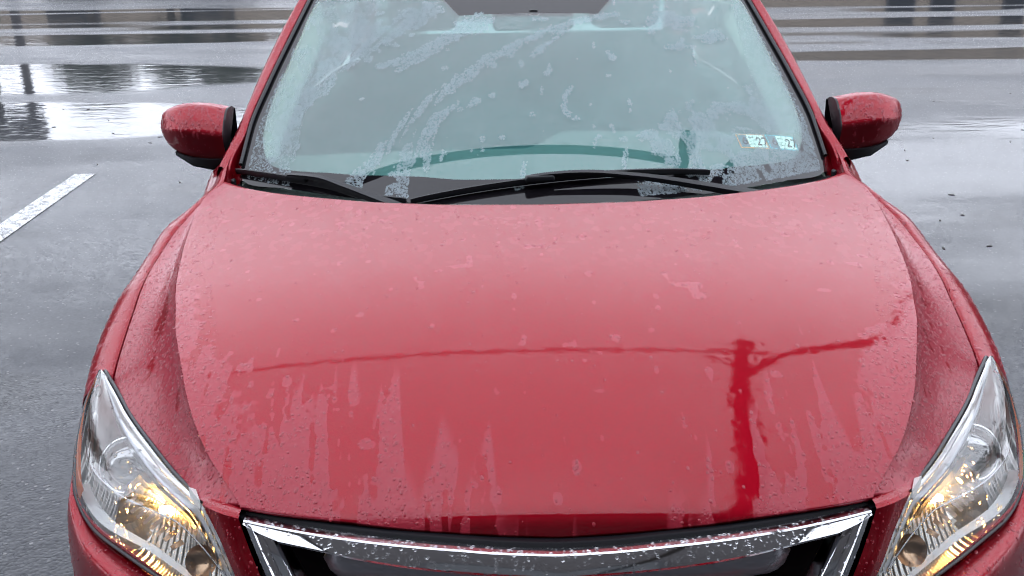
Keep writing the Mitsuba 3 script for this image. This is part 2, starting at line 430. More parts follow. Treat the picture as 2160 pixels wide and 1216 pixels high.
def pillar():
    rows = []
    for t in np.linspace(0, 1, 70):
        o = PIL(t)
        y = o[1]
        tt = np.clip((y - 1.413) / (2.09 - 1.413), 0, 1)
        i_ = TRIM(tt)
        xi = i_[0] + .010
        zi = glass_z(i_[0], y) + .012
        if y < 1.56:      # below the notch the inner edge lies open: the gap beside the cowl
            k = sstep(1.56, 1.44, y)
            xi = xi + k * .012
            zi = zi + k * .012
        mid = np.array([xi * .42 + o[0] * .58, y, zi * .42 + o[2] * .58 + .010])
        rows.append([(xi - .003, y, zi - .03), (xi, y, zi), tuple(mid), (o[0] - .004, y, o[2] + .003), (o[0] + .004, y, o[2] - .012), (o[0] + .006, y + .01, o[2] - .035), (o[0] - .02, y + .02, o[2] - .05)])
    return loft(rows, 40, smooth=False)


PG = pillar()
for i, m in enumerate((PG, flip(PG))):
    add(CAR + '__windscreen_pillar' + ('_001' if i else ''), m, 'paint', smooth=35)


def gutter():
    """black trim along the glass edge and the dark pocket at its foot"""
    ys = np.linspace(1.45, 2.09, 40)
    p = []
    for y in ys:
        q = TRIM(np.clip((y - 1.413) / (2.09 - 1.413), 0, 1))
        p.append((q[0] + .004, y, glass_z(q[0], y) + .006))
    return tube(p, .0055, 8)


GT = gutter()
for i, m in enumerate((GT, flip(GT))):
    add(CAR + '__windscreen_trim' + ('_001' if i else ''), m, 'wet_rubber', smooth=True)

# notch: red inner pillar wall below the step, dark pocket with a drain hole
pk = loft([[(.760, 1.337, .972), (.752, 1.36, .945), (.745, 1.40, .935), (.744, 1.413, .955)],
           [(.770, 1.42, .997), (.764, 1.43, .955), (.752, 1.44, .945), (.747, 1.45, .978)],
           [(.769, 1.48, 1.023), (.764, 1.485, .99), (.756, 1.49, .985), (.750, 1.49, 1.008)],
           [(.768, 1.54, 1.053), (.764, 1.545, 1.035), (.758, 1.545, 1.035), (.752, 1.55, 1.046)]], 12)
hole = box(.757, 1.40, .952, .012, .022, .022, .005)
for i, (m, h) in enumerate(((pk, hole), (flip(pk), flip(hole)))):
    s = '_001' if i else ''
    add(CAR + '__pillar_pocket' + s, m, 'paint', smooth=40)
    add(CAR + '__pillar_pocket' + s + '__drain_plug', h, 'black_plastic')

# roof, doors, tail
def roof():
    rows = []
    for y in np.linspace(2.02, 3.45, 30):
        zt = PC([2.02, 2.2, 2.6, 3.0, 3.3, 3.45], [1.416, 1.455, 1.492, 1.485, 1.44, 1.40])(y)
        hw = PC([2.02, 2.2, 2.6, 3.0, 3.45], [.69, .668, .645, .64, .63])(y)
        zr = PC([2.02, 2.16, 2.6, 3.0, 3.45], [1.345, 1.405, 1.43, 1.42, 1.33])(y)
        x = np.linspace(-1, 1, 25)
        yy = y + (.06 * np.abs(x) ** 2) * sstep(2.6, 2.05, y)
        rows.append(np.stack([x * hw, yy, zr + (zt - zr) * (1 - np.abs(x) ** 2.4)], -1))
    return grid(np.array(rows))


add(CAR + '__roof', roof(), 'paint', smooth=True)


def side_panel(y0, y1, ztop):
    rows = []
    for y in np.linspace(y0, y1, 36):
        w = Wd(y)
        bot = max(arch(y, .90), arch(y, 3.60))
        zt = ztop(y)
        rows.append([(w - .045, y, zt), (w - .012, y, zt - .03), (w, y, zt - .12), (w - .004, y, .62), (w - .008, y, max(bot + .03, .4) if bot < .5 else bot + .02), (w - .02, y, bot)])
    return loft(rows, 30)


belt = PC([1.4, 1.55, 2.0, 2.7, 3.4, 4.0, 4.6], [.93, .95, .965, .985, 1.0, .985, .95])
for k, (y0, y1, nm) in enumerate(((1.537, 2.46, 'front_door'), (2.467, 3.28, 'rear_door'), (3.287, 4.6, 'rear_wing'))):
    m = side_panel(y0, y1, belt)
    for i, mm in enumerate((m, flip(m))):
        add(CAR + '__' + nm + ('_001' if i else ''), mm, 'paint', smooth=40)
        if 'door' in nm:
            hb = tube([(.876, y1 - .23, .84), (.897, y1 - .2, .845), (.897, y1 - .09, .848), (.876, y1 - .06, .846)], .011, 8, 16)
            add(CAR + '__' + nm + ('_001' if i else '') + '__handle', hb if i == 0 else flip(hb), 'paint', smooth=True)


def side_glass():
    rows = []
    for y in np.linspace(1.60, 3.55, 40):
        w = Wd(y) - .04
        zb = belt(y)
        zt = np.interp(y, [1.60, 1.75, 1.9, 2.05, 2.2, 2.6, 3.0, 3.3, 3.55], [1.01, 1.12, 1.225, 1.325, 1.37, 1.40, 1.39, 1.28, 1.10])
        xt = np.interp(y, [1.60, 1.75, 1.9, 2.05, 2.2, 2.6, 3.0, 3.3, 3.55], [.80, .77, .735, .70, .685, .665, .66, .69, .74])
        rows.append([(w, y, zb), (w * .5 + xt * .5 + .01, y, (zb + zt) / 2), (xt, y, max(zt, zb + .01))])
    return loft(rows, 8)


m = side_glass()
for i, mm in enumerate((m, flip(m))):
    add(CAR + '__side_window' + ('_001' if i else ''), mm, 'side_glass', smooth=True)
    bp = loft([[(.838, 2.42, .965), (.75, 2.42, 1.19), (.672, 2.42, 1.40)], [(.838, 2.53, .968), (.75, 2.53, 1.19), (.670, 2.53, 1.40)]], 8)
    bp.apply_translation((.004, 0, 0))
    add(CAR + '__centre_pillar' + ('_001' if i else ''), bp if i == 0 else flip(bp), 'gloss_black')

rows = []
for t in np.linspace(0, 1, 8):
    x = np.linspace(-1, 1, 13)
    hw = .63 + .10 * t
    rows.append(np.stack([x * hw, 3.45 + .62 * t - .05 * x ** 2, 1.395 - .36 * t - .02 * x ** 2], -1))
add(CAR + '__rear_window', grid(np.array(rows)), 'privacy_glass', smooth=True)
rows = []
for y in np.linspace(4.05, 4.62, 12):
    x = np.linspace(-1, 1, 15)
    w = Wd(min(y, 4.6)) - .03
    rows.append(np.stack([x * w, np.full_like(x, y), 1.03 - .12 * (y - 4.05) - .04 * x ** 2], -1))
x = np.linspace(-1, 1, 15)
for z in (.9, .7, .45, .25):
    rows.append(np.stack([x * .66, 4.63 - .02 * np.abs(.6 - z) - .12 * np.abs(x) ** 3, np.full_like(x, z)], -1))
add(CAR + '__boot_lid', grid(np.array(rows)), 'paint', smooth=40)

# rear pillars between the side and the rear glass
rows = []
for t in np.linspace(0, 1, 14):
    rows.append([(.632 + .10 * t, 3.405 + .62 * t, 1.372 - .36 * t), (.650 + .12 * t, 3.36 + .60 * t, 1.352 - .345 * t), (.675 + .125 * t, 3.24 + .42 * t, 1.315 - .31 * t), (.70 + .10 * t, 3.20 + .36 * t, 1.29 - .30 * t)])
cp_ = loft(rows, 12)
for i, mm in enumerate((cp_, flip(cp_))):
    add(CAR + '__rear_pillar' + ('_001' if i else ''), mm, 'paint', smooth=40)

# floor pan keeps light out from below
add(CAR + '__floor_pan', box(0, 2.4, .24, 1.55, 4.1, .03), 'roof_dark')

# ---- wheels
def wheel_meshes():
    prof = np.array([(.20, -.09), (.22, -.105), (.29, -.108), (.312, -.085), (.318, 0), (.312, .085), (.29, .108), (.22, .105), (.20, .09)])
    ty = trimesh.creation.revolve(prof, sections=40)
    rim = trimesh.creation.revolve(np.array([(.0, .06), (.05, .065), (.06, .05), (.07, .05), (.195, .07), (.205, .09), (.205, -.09)]), sections=40)
    sp = [trimesh.creation.box((.15, .035, .02), trimesh.transformations.rotation_matrix(a, (0, 0, 1)) @ trimesh.transformations.translation_matrix((.115, 0, .075))) for a in np.arange(5) * 2 * np.pi / 5]
    return ty, cat(rim, *sp)


ty, rim = wheel_meshes()
nw = 0
for yc in (.90, 3.60):
    for sx in (1, -1):
        M = trimesh.transformations.translation_matrix((sx * .765, yc, .318)) @ trimesh.transformations.rotation_matrix(sx * np.pi / 2, (0, 1, 0))
        s = '' if nw == 0 else f'_{nw:03d}'
        a, b = ty.copy(), rim.copy()
        a.apply_transform(M)
        b.apply_transform(M)
        add(CAR + '__wheel' + s + '__tyre', a, 'tyre_rubber', smooth=40)
        add(CAR + '__wheel' + s + '__rim', b, 'satin_metal', smooth=30)
        nw += 1

# ---- windscreen
def glass_grid(n=70, m=60):
    rows = []
    for t in np.linspace(0, 1, n):
        y0 = lambda x: 1.185 + .225 * (x / .745) ** 2
        u = np.linspace(-1, 1, m)
        ye = 1.413 + t * (2.09 - 1.413)
        hw = TRIM(t)[0] + .006
        x = u * hw
        y = (1.175 + (ye - 1.175 - .0) * 0) + 0 * x
        yb = 1.165 + (1.413 - 1.165) * u ** 2
        yt = 2.03 + .06 * u ** 2
        y = yb * (1 - t) + yt * t
        rows.append(np.stack([x, y, glass_z(x, y)], -1))
    return np.array(rows)


GL = glass_grid()
add(CAR + '__windscreen', grid(GL), 'window_glass', smooth=True)
lab(CAR + '__windscreen', label='green tinted windscreen streaked with rain')

# black ceramic border fused into the glass, its face level with it; inner outline as seen, with rounded corners
FR = resample([(0, 1.246, 0), (.15, 1.252, 0), (.286, 1.281, 0), (.358, 1.298, 0), (.43, 1.316, 0), (.50, 1.342, 0), (.57, 1.368, 0), (.632, 1.398, 0), (.664, 1.423, 0), (.685, 1.46, 0), (.698, 1.50, 0), (.705, 1.54, 0), (.706, 1.583, 0), (.701, 1.646, 0), (.691, 1.708, 0), (.678, 1.769, 0), (.667, 1.831, 0), (.656, 1.893, 0), (.647, 1.956, 0), (.618, 2.035, 0)], 90)
ob = []
for i, p in enumerate(FR):
    t = i / (len(FR) - 1)
    ob.append(None)
outer = resample([(0, 1.167, 0), (.2, 1.185, 0), (.4, 1.235, 0), (.6, 1.325, 0), (.735, 1.408, 0), (.743, 1.44, 0), (.742, 1.568, 0), (.717, 1.72, 0), (.684, 1.871, 0), (.651, 2.021, 0), (.637, 2.095, 0)], 90)
w = np.linspace(0, 1, 8)
P = FR[:, None] * (1 - w)[None, :, None] + outer[:, None] * w[None, :, None]
P[..., 2] = glass_z(P[..., 0], P[..., 1]) + .0004
fb = grid(P)
add(CAR + '__windscreen__black_border', cat(fb, flip(fb)), 'frit_black', smooth=True)
# breath of condensation on the inside of the glass
mi_ = FR[:, None] * np.linspace(0, 1, 24)[None, :, None] * [1, 0, 0] + FR[:, None] * [0, 1, 0]
mi_ = mi_ * [1.004, 1, 1]
mi_[..., 2] = glass_z(mi_[..., 0], mi_[..., 1]) - .009
mg_ = grid(mi_)
add(CAR + '__windscreen__condensation', cat(mg_, flip(mg_)), 'mist', smooth=True)
labels[CAR + '__windscreen__condensation'] = {'kind': 'stuff'}
# trapezoid patch at the top behind the mirror
q = []
for t in np.linspace(0, 1, 8):
    y = 1.875 + .16 * t
    hw = .198 + .6 * (y - 1.875)
    x = np.linspace(-hw, hw, 17)
    q.append(np.stack([x, np.full_like(x, y) - .000, glass_z(x, np.full_like(x, y)) + .0004], -1))
add(CAR + '__windscreen__mirror_mask', grid(np.array(q)), 'frit_black', smooth=True)
add(CAR + '__windscreen__sensor_bracket', box(.015, 1.905, 1.318, .03, .05, .03, .006), 'black_plastic')


# two inspection stickers on the inner face
def on_glass(m, x0, y0, ux, uy, off):
    """flat drawing (x right, y up) laid on the glass: x along the lower edge, y up the slope"""
    v = np.asarray(m.vertices)
    X = x0 + v[:, 0] * ux[0] + v[:, 1] * uy[0]
    Y = y0 + v[:, 0] * ux[1] + v[:, 1] * uy[1]
    Z = glass_z(X, Y) - off + v[:, 2] * .2
    return trimesh.Trimesh(np.stack([X, Y, Z], -1), m.faces, process=False)


def rect(x0, y0, x1, y1):
    a = trimesh.creation.box((x1 - x0, y1 - y0, .0006))
    a = a.subdivide().subdivide()
    a.apply_translation(((x0 + x1) / 2, (y0 + y1) / 2, 0))
    return a


for i, (x0, y0, edge) in enumerate(((.523, 1.418, 'sticker_orange'), (.604, 1.438, 'sticker_blue'))):
    ux, uy = (.974, .225), (-.16, .92)
    s = CAR + '__windscreen__sticker' + ('_001' if i else '')
    def txt(t, h, x, y, k=1.0):
        g = meshkit.text_mesh(t, h, .0006, bold=True)
        g.apply_scale((k, 1, 1))
        g.apply_translation((x, y, 0))
        return g
    parts = [(rect(0, 0, .079, .048), edge, .0075), (rect(.003, .003, .027, .045), 'sticker_slate', .0068), (rect(.028, .003, .075, .045), 'sticker_white', .0068),
             (cat(txt('27', .026, .0485, .010, .72), txt('6', .024, .0085, .012, .9), rect(.031, .034, .046, .036), rect(.031, .012, .047, .0135), rect(.031, .022, .043, .0232)), 'sticker_ink', .0061)]
    # one mesh, coloured by vertex
    cols = {'sticker_orange': (.9, .42, .22), 'sticker_blue': (.12, .55, .68), 'sticker_slate': (.16, .23, .3), 'sticker_white': (.95, .96, .94), 'sticker_ink': (.015, .02, .03)}
    ms, cs = [], []
    for mm, c, off in parts:
        g = on_glass(mm, x0, y0, ux, uy, off)
        ms.append(g)
        cs.append(np.tile(cols[c], (len(g.vertices), 1)))
    scene.setdefault('sticker_print', two({'type': 'diffuse', 'reflectance': {'type': 'mesh_attribute', 'name': 'vertex_color'}}))
    add(s, cat(*ms), 'sticker_print', smooth=False, color=np.vstack(cs))
    lab(s, label=('orange edged inspection sticker reading 6 and 27' if i == 0 else 'blue edged inspection sticker reading 6 and 27'))

# ---- cowl
rows = []
for x in np.linspace(-.775, .775, 61):
    yr = float(rear(min(abs(x), .792)))
    yg = 1.20 + .22 * (x / .745) ** 2
    zr_ = float(hood_z(x, yr))
    ybk = max(yg + .03, yr + .03)
    rows.append([(x, yr - .03, zr_ - .030), (x, yr + .015, zr_ - .034), (x, (yr + ybk) / 2, zr_ - .030), (x, ybk - .015, .962 - .018), (x, ybk, .962 - .004)])
add(CAR + '__cowl', loft(rows, 14), 'black_plastic', smooth=35)
# grille slots of the cowl: raised ribs
ribs = []
for x in np.linspace(-.62, .70, 45):
    yr = float(rear(abs(x)))
    zr_ = float(hood_z(x, yr))
    ribs.append(box(x, yr + .03, zr_ - .028, .006, .06, .006))
add(CAR + '__cowl__rib', cat(*ribs), 'wet_rubber')
labels[CAR + '__cowl__rib'] = {'kind': 'stuff'}

# ---- wipers
def wiper(nm, blade, arm, knuckle):
    b = resample(blade, 40)
    b[:, 2] = [float(glass_z(x, y)) for x, y, z in b]
    up = np.array([0, -.5, .86])
    side = np.array([0, .86, .5])
    n = len(b)
    k = np.sin(np.linspace(0, 1, n) * np.pi) ** .35
    rub = sweep(b + up * .004, np.array([(-.003, 0), (.003, 0), (.002, .008), (-.002, .008), (-.003, 0)]), np.tile(side, (n, 1)), np.tile(up, (n, 1)))
    top = b + up * .013
    prof = np.array([(-.011, -.004), (.009, -.004), (.011, .002), (.004, .012), (-.002, .013), (-.009, .004), (-.011, -.004)]) * .72
    P = top[:, None] + (prof[None, :, :1] * side + prof[None, :, 1:] * up) * (0.55 + .45 * k)[:, None, None]
    spo = grid(P)
    add(nm + '__rubber', rub, 'wet_rubber', smooth=30)
    add(nm + '__blade', spo, 'black_plastic', smooth=35)
    a = resample(arm, 40)
    hw = np.interp(np.linspace(0, 1, 40), [0, .12, .5, 1], [.011, .012, .0085, .005])
    hh = np.interp(np.linspace(0, 1, 40), [0, .12, .5, 1], [.008, .008, .006, .004])
    tdir = np.gradient(a, axis=0)
    tdir /= np.linalg.norm(tdir, axis=1, keepdims=True)
    sd = np.cross(tdir, up)
    sd /= np.linalg.norm(sd, axis=1, keepdims=True)
    pr = np.array([(-1, -1), (-1.0, .2), (-.7, .9), (.7, .9), (1.0, .2), (1, -1), (-1, -1)])
    P = a[:, None] + pr[None, :, :1] * hw[:, None, None] * sd[:, None] + pr[None, :, 1:] * hh[:, None, None] * up
    P = np.concatenate([np.repeat(P.mean(1)[:1, None], 7, 1), P, np.repeat(P.mean(1)[-1:, None], 7, 1)])
    add(nm + '__arm', grid(P), 'wet_rubber', smooth=35)
    add(nm + '__clip', knuckle, 'black_plastic', smooth=30)


def gp(x, y, h=0.0):
    return (x, y - .5 * h, float(glass_z(x, y)) + .86 * h)


kn1 = box(0, 0, 0, .065, .018, .017, .006)
kn1.apply_transform(trimesh.transformations.rotation_matrix(math.radians(-24), (0, 0, 1)))
kn1.apply_translation(gp(-.578, 1.333, .022))
wiper(CAR + '__wiper', [gp(-.755, 1.432), gp(-.612, 1.352), gp(-.50, 1.293), gp(-.405, 1.236), gp(-.30, 1.20)],
      [gp(-.30, 1.175, .010), gp(-.38, 1.22, .018), gp(-.45, 1.262, .026), gp(-.53, 1.31, .032), gp(-.60, 1.342, .029)], kn1)
kn2 = box(0, 0, 0, .07, .019, .018, .006)
kn2.apply_transform(trimesh.transformations.rotation_matrix(math.radians(8), (0, 0, 1)))
kn2.apply_translation(gp(.01, 1.225, .023))
wiper(CAR + '__wiper_001', [gp(-.29, 1.196), gp(-.14, 1.212), gp(.02, 1.232), gp(.22, 1.262), gp(.42, 1.296)],
      [gp(.60, 1.262, .012), gp(.50, 1.246, .017), gp(.38, 1.240, .022), gp(.24, 1.240, .027), gp(.10, 1.236, .032), gp(-.01, 1.226, .029)], kn2)

# ---- interior
def dash():
    rows = []
    for x in np.linspace(-.70, .70, 71):
        yb = 1.215 + .21 * (x / .745) ** 2
        hump = .045 * sstep(-.02, .10, x) * (1 - .3 * sstep(.5, .66, x))
        edge = 1.66 - .07 * (x / .7) ** 2
        rows.append([(x, yb + .012, .948), (x, yb + .08, .962), (x, (yb + edge) / 2, .985 + hump * .35), (x, edge - .04, .985 + hump), (x, edge, .965 + hump), (x, edge + .025, .90), (x, edge + .03, .70), (x, edge - .1, .45)])
    return loft(rows, 40)


add(CAR + '__dashboard', dash(), 'dash_plastic', smooth=40)
vent = []
for x in np.linspace(-.42, .42, 5):
    vent.append(box(x, 1.30 + .2 * (x / .745) ** 2, .968, .15, .012, .006))
add(CAR + '__dashboard__demister_vent', cat(*vent), 'dash_dark')
# steering wheel
tor = trimesh.creation.torus(.185, .016, 48, 12)
hub = trimesh.creation.cylinder(.065, .05, sections=24)
sp1 = trimesh.creation.box((.34, .035, .025))
sp2 = trimesh.creation.box((.035, .17, .025))
sp2.apply_translation((0, -.09, 0))
M = trimesh.transformations.translation_matrix((.37, 1.86, .93)) @ trimesh.transformations.rotation_matrix(math.radians(66), (1, 0, 0))
for nm, g in (('rim', tor), ('hub', cat(hub, sp1, sp2))):
    g.apply_transform(M)
    add(CAR + '__steering_wheel__' + nm, g, 'dash_dark', smooth=30)
# seats
for i, sx in enumerate((.37, -.37)):
    s = CAR + '__seat' + ('_001' if i else '')
    add(s + '__cushion', box(sx, 2.25, .58, .50, .50, .16, .06), 'seat_cloth', smooth=40)
    bk = box(0, 0, .30, .48, .13, .62, .055)
    bk.apply_transform(trimesh.transformations.translation_matrix((sx, 2.52, .60)) @ trimesh.transformations.rotation_matrix(math.radians(-14), (1, 0, 0)))
    add(s + '__backrest', bk, 'seat_cloth', smooth=40)
    hr = box(0, 0, .72, .26, .10, .17, .045)
    hr.apply_transform(trimesh.transformations.translation_matrix((sx, 2.52, .60)) @ trimesh.transformations.rotation_matrix(math.radians(-14), (1, 0, 0)))
    add(s + '__headrest', hr, 'seat_cloth', smooth=40)
rs = cat(box(0, 3.05, .56, 1.3, .5, .18, .06), box(0, 3.33, .85, 1.3, .14, .6, .06))
add(CAR + '__rear_seat', rs, 'seat_cloth', smooth=40)
# rear view mirror and headliner
add(CAR + '__rear_view_mirror', box(.015, 1.965, 1.30, .24, .03, .065, .014), 'black_plastic', smooth=40)
rows = []
for y in np.linspace(2.06, 3.4, 12):
    x = np.linspace(-1, 1, 15)
    zt = PC([2.02, 2.2, 2.6, 3.0, 3.45], [1.375, 1.42, 1.455, 1.45, 1.36])(y)
    rows.append(np.stack([x * .62, np.full_like(x, y), zt - .06 * np.abs(x) ** 2.4], -1))
add(CAR + '__headliner', grid(np.array(rows)), 'beige_trim', smooth=True)
# inner pillar trim
rows = []
for y in np.linspace(1.40, 2.10, 30):
    t = np.clip((y - 1.413) / (2.09 - 1.413), 0, 1)
    q = TRIM(t)
    zg = float(glass_z(q[0], y))
    rows.append([(q[0] - .006, y, zg - .012), (q[0] - .02, y + .03, zg - .035), (q[0] - .05, y + .10, zg - .06), (q[0] - .035, y + .16, zg - .055 + .02), (q[0] + .02, y + .18, zg + .0)])
pt = loft(rows, 14)
for i, mm in enumerate((pt, flip(pt))):
    add(CAR + '__pillar_trim' + ('_001' if i else ''), mm, 'beige_trim', smooth=40)
# door inner cards
rows = []
for y in np.linspace(1.50, 3.4, 20):
    w_ = float(Wd(y)) - .07
    rows.append([(w_, y, float(belt(y)) + .002), (w_ - .05, y, float(belt(y)) - .02), (w_ - .06, y, .75), (w_ - .03, y, .35)])
dc = loft(rows, 12)
for i, mm in enumerate((dc, flip(dc))):
    add(CAR + '__door_card' + ('_001' if i else ''), mm, 'dash_plastic', smooth=40)
# seat belt / centre pillar inner trim
for i, sx in enumerate((1, -1)):
    g = loft([[(.815, 2.42, .96), (.735, 2.40, 1.19), (.655, 2.42, 1.38)], [(.79, 2.55, .96), (.715, 2.55, 1.19), (.645, 2.53, 1.38)]], 8)
    add(CAR + '__centre_pillar_trim' + ('_001' if i else ''), g if sx == 1 else flip(g), 'beige_trim')

# ---- headlights
NU, NW_ = 60, 40
uu = np.linspace(0, 1, NU)
LO, LI = curve(LAMP_OUT), curve(LAMP_IN)
li_s = np.linspace(0, 1, NU)


def lamp_pt(u, w_, depth=0.0, bulge=.036):
    """a point over the lens: u from the rear tip to the lower inner end, w from the outer/lower edge (0) to the bonnet edge (1)"""
    a, b = LO(u), LI(u)
    u = np.asarray(u, float)[..., None]
    w_ = np.asarray(w_, float)[..., None]
    env = np.sin(np.pi * np.clip(u, 0, 1)) ** .6
    nrm = np.array([.42, -.72, .55])
    nrm = nrm / np.linalg.norm(nrm)
    return a * (1 - w_) + b * w_ + nrm * (bulge * env * (4 * w_ * (1 - w_)) ** .8 - np.asarray(depth, float)[..., None] * env)


def lamp_patch(u0, u1, w0, w1, depth, nu=60, nw=14):
    """w0, w1, depth may be functions of u (and of the fraction across for depth)"""
    u = np.linspace(u0, u1, nu)
    f = np.linspace(0, 1, nw)
    U = np.repeat(u[:, None], nw, 1)
    a = np.array([w0(x) if callable(w0) else w0 for x in u])
    b = np.array([w1(x) if callable(w1) else w1 for x in u])
    Wm = a[:, None] * (1 - f) + b[:, None] * f
    D = np.array([[depth(x, y) if callable(depth) else depth for y in f] for x in u])
    return grid(lamp_pt(U, Wm, D))


def headlight(key, mir):
    fx = flip if mir else (lambda m: m)
    L = lamp_patch(0, 1, 0, 1, 0.0, 60, 36)
    add(key + '__lens', fx(L), 'clear_lens', smooth=True)
    # deep dark bowl behind the lens
    hb = lamp_patch(0, 1, 0, 1, lambda u, f: .012 + .105 * np.sin(np.pi * f) ** .5 * (.35 + .65 * sstep(0.05, .5, u)), 60, 36)
    add(key + '__housing', fx(hb), 'lamp_metal', smooth=True)
    # bright stepped chrome rail under the bonnet edge
    rail = []
    for (a, b, d0, d1) in ((.985, .945, .006, .012), (.94, .86, .010, .022), (.855, .80, .016, .034)):
        rail.append(lamp_patch(.03, .93, lambda u, a=a: a, lambda u, b=b: 1 - (1 - b) * (1 + .25 * (1 - u)), lambda u, f, d0=d0, d1=d1: d0 + (d1 - d0) * f, 70, 4))
    add(key + '__chrome_rail', fx(cat(*rail)), 'chrome', smooth=30)
    # amber side marker along the outer edge
    am = lamp_patch(.03, .44, .03, lambda u: .10 + .22 * np.sin(np.pi * np.clip((u + .05) / .6, 0, 1)), .005, 30, 5)
    add(key + '__side_marker', fx(am), 'amber', smooth=True)
    # pale light guide sweeping along the lower edge
    lo = PC([.38, .5, .6, .7, .8, .9, 1.0], [.05, .09, .13, .19, .28, .40, .58])
    hi = PC([.38, .5, .6, .7, .8, .9, 1.0], [.10, .155, .20, .25, .335, .455, .64])
    lg = lamp_patch(.38, .99, lambda u: float(lo(u)), lambda u: float(hi(u)), lambda u, f: .012 + .022 * f, 60, 6)
    add(key + '__light_guide', fx(lg), 'white_guide', smooth=True)
    # lower reflector bowl with lamp, upper dome, ribs, dividing edge
    c = lamp_pt(np.array(.60), np.array(.46), np.array(.082))
    ax = np.array([.08, -.88, .46])
    ax /= np.linalg.norm(ax)
    R0 = trimesh.geometry.align_vectors([0, 0, 1], ax)
    r = np.linspace(0, .062, 14)
    bowl = trimesh.creation.revolve(np.stack([r, -.050 + .050 * (r / .062) ** 2], -1), sections=30)
    v = np.asarray(bowl.vertices)
    v[:, 0] *= 1.25
    bowl.vertices = v
    bowl.apply_transform(R0)
    bowl.apply_translation(c)
    add(key + '__reflector', fx(bowl), 'reflector_metal', smooth=False)
    bulb = trimesh.creation.capsule(.014, .0065, count=[10, 10])
    bulb.apply_transform(R0)
    bulb.apply_translation(c - ax * .034)
    add(key + '__bulb', fx(bulb), 'black_plastic', smooth=True)
    scene[key + '__bulb']['emitter'] = {'type': 'area', 'radiance': rgb(48, 26, 7)}
    c2 = lamp_pt(np.array(.40), np.array(.58), np.array(.075))
    dome = trimesh.creation.icosphere(3, .038)
    dome.apply_scale((1.1, .7, .9))
    dome.apply_translation(c2)
    add(key + '__projector', fx(dome), 'dark_chrome', smooth=True)
    ring = trimesh.creation.torus(.045, .004, 36, 8)
    ring.apply_transform(R0)
    ring.apply_translation(c2 + ax * .02)
    add(key + '__projector_ring', fx(ring), 'chrome', smooth=True)
    c3 = lamp_pt(np.array(.86), np.array(.62), np.array(.045))
    d3 = trimesh.creation.revolve(np.stack([np.linspace(0, .024, 8), -.016 + .016 * (np.linspace(0, .024, 8) / .024) ** 2], -1), sections=20)
    d3.apply_transform(R0)
    d3.apply_translation(c3)
    add(key + '__turn_signal', fx(d3), 'warm_reflector', smooth=True)
    ribs_ = []
    for u_ in np.linspace(.50, .78, 9):
        ribs_.append(lamp_patch(u_, u_ + .016, lambda u: .38 - .1 * (.78 - u), lambda u: .55 - .1 * (.78 - u), .050, 3, 3))
    add(key + '__reflector_rib', fx(cat(*ribs_)), 'warm_reflector')
    labels[key + '__reflector_rib'] = {'kind': 'stuff'}
    ln = [lamp_pt(np.array(u_), np.array(w_), np.array(.022)) for u_, w_ in zip(np.linspace(.26, .92, 24), np.linspace(.25, .86, 24))]
    add(key + '__divider', fx(tube(ln, .0013, 6)), 'dark_chrome', smooth=True)
    wall = lamp_patch(.46, .78, lambda u: .66 + .10 * (u - .5), lambda u: .74 + .10 * (u - .5), lambda u, f: .085 - .055 * f, 20, 4)
    add(key + '__bezel', fx(wall), 'reflector_metal', smooth=True)
    lip_ = lamp_patch(.40, 1.0, .0, lambda u: .03 + .05 * sstep(.40, .6, u), .004, 40, 4)
    add(key + '__lower_liner', fx(lip_), 'gloss_black', smooth=True)
    tab = trimesh.convex.convex_hull(np.array([(.509, .233, .762), (.534, .262, .768), (.530, .252, .757), (.512, .232, .742), (.516, .250, .750), (.526, .268, .760)]))
    add(key + '__mounting_tab', fx(tab), 'pale_plastic')
    # black gasket between lens and bumper
    p = [lamp_pt(np.array(u_), np.array(0.0), np.array(0.0)) + [.002, .004, -.004] for u_ in np.linspace(.0, 1, 50)]
    add(key + '__gasket', fx(tube(p, .0042, 6)), 'wet_rubber', smooth=True)
    p = [lamp_pt(np.array(u_), np.array(1.0), np.array(0.0)) + [-.004, .005, -.006] for u_ in np.linspace(.0, 1, 50)]
    add(key + '__gasket_001', fx(tube(p, .0042, 6)), 'wet_rubber', smooth=True)


headlight(CAR + '__headlight', False)
headlight(CAR + '__headlight_001', True)
lab(CAR + '__headlight', label='lit headlight on the right of the photo')
lab(CAR + '__headlight_001', label='lit headlight on the left of the photo')

# ---- bumper
def bumper():
    top = resample(LAMP_OUT[2:] + [(.49, .188, .600), (.40, .150, .592), (.25, .125, .585), (.0, .112, .58)], 60)
    tg = np.gradient(top, axis=0)
    nrm = np.stack([-tg[:, 1], tg[:, 0], 0 * tg[:, 0]], -1)
    nrm /= np.linalg.norm(nrm, axis=1, keepdims=True)
    nrm *= np.where((nrm[:, 1] > 0)[:, None], -1, 1)
    nrm[:12] = nrm[12] * .35 + np.array([.9, -.25, 0]) * .65
    nrm /= np.linalg.norm(nrm, axis=1, keepdims=True)
    led = .032 * sstep(0, 22, np.arange(60)) + .004
    rows = []
    for p, n, l in zip(top, nrm, led):
        q = p + np.array([0, 0, -.012])
        rows.append([q - n * .012 + [0, 0, -.01], q, q + n * l * .7 + [0, 0, -.001], q + n * l + [0, 0, -.010], q + n * (l + .006) + [0, 0, -.035], q + n * (l + .012) + [0, 0, -.12], q + n * (l + .006) + [0, 0, -.25], [*(q + n * (l - .03))[:2], .20]])
    return loft(rows, 50)


bm = bumper()
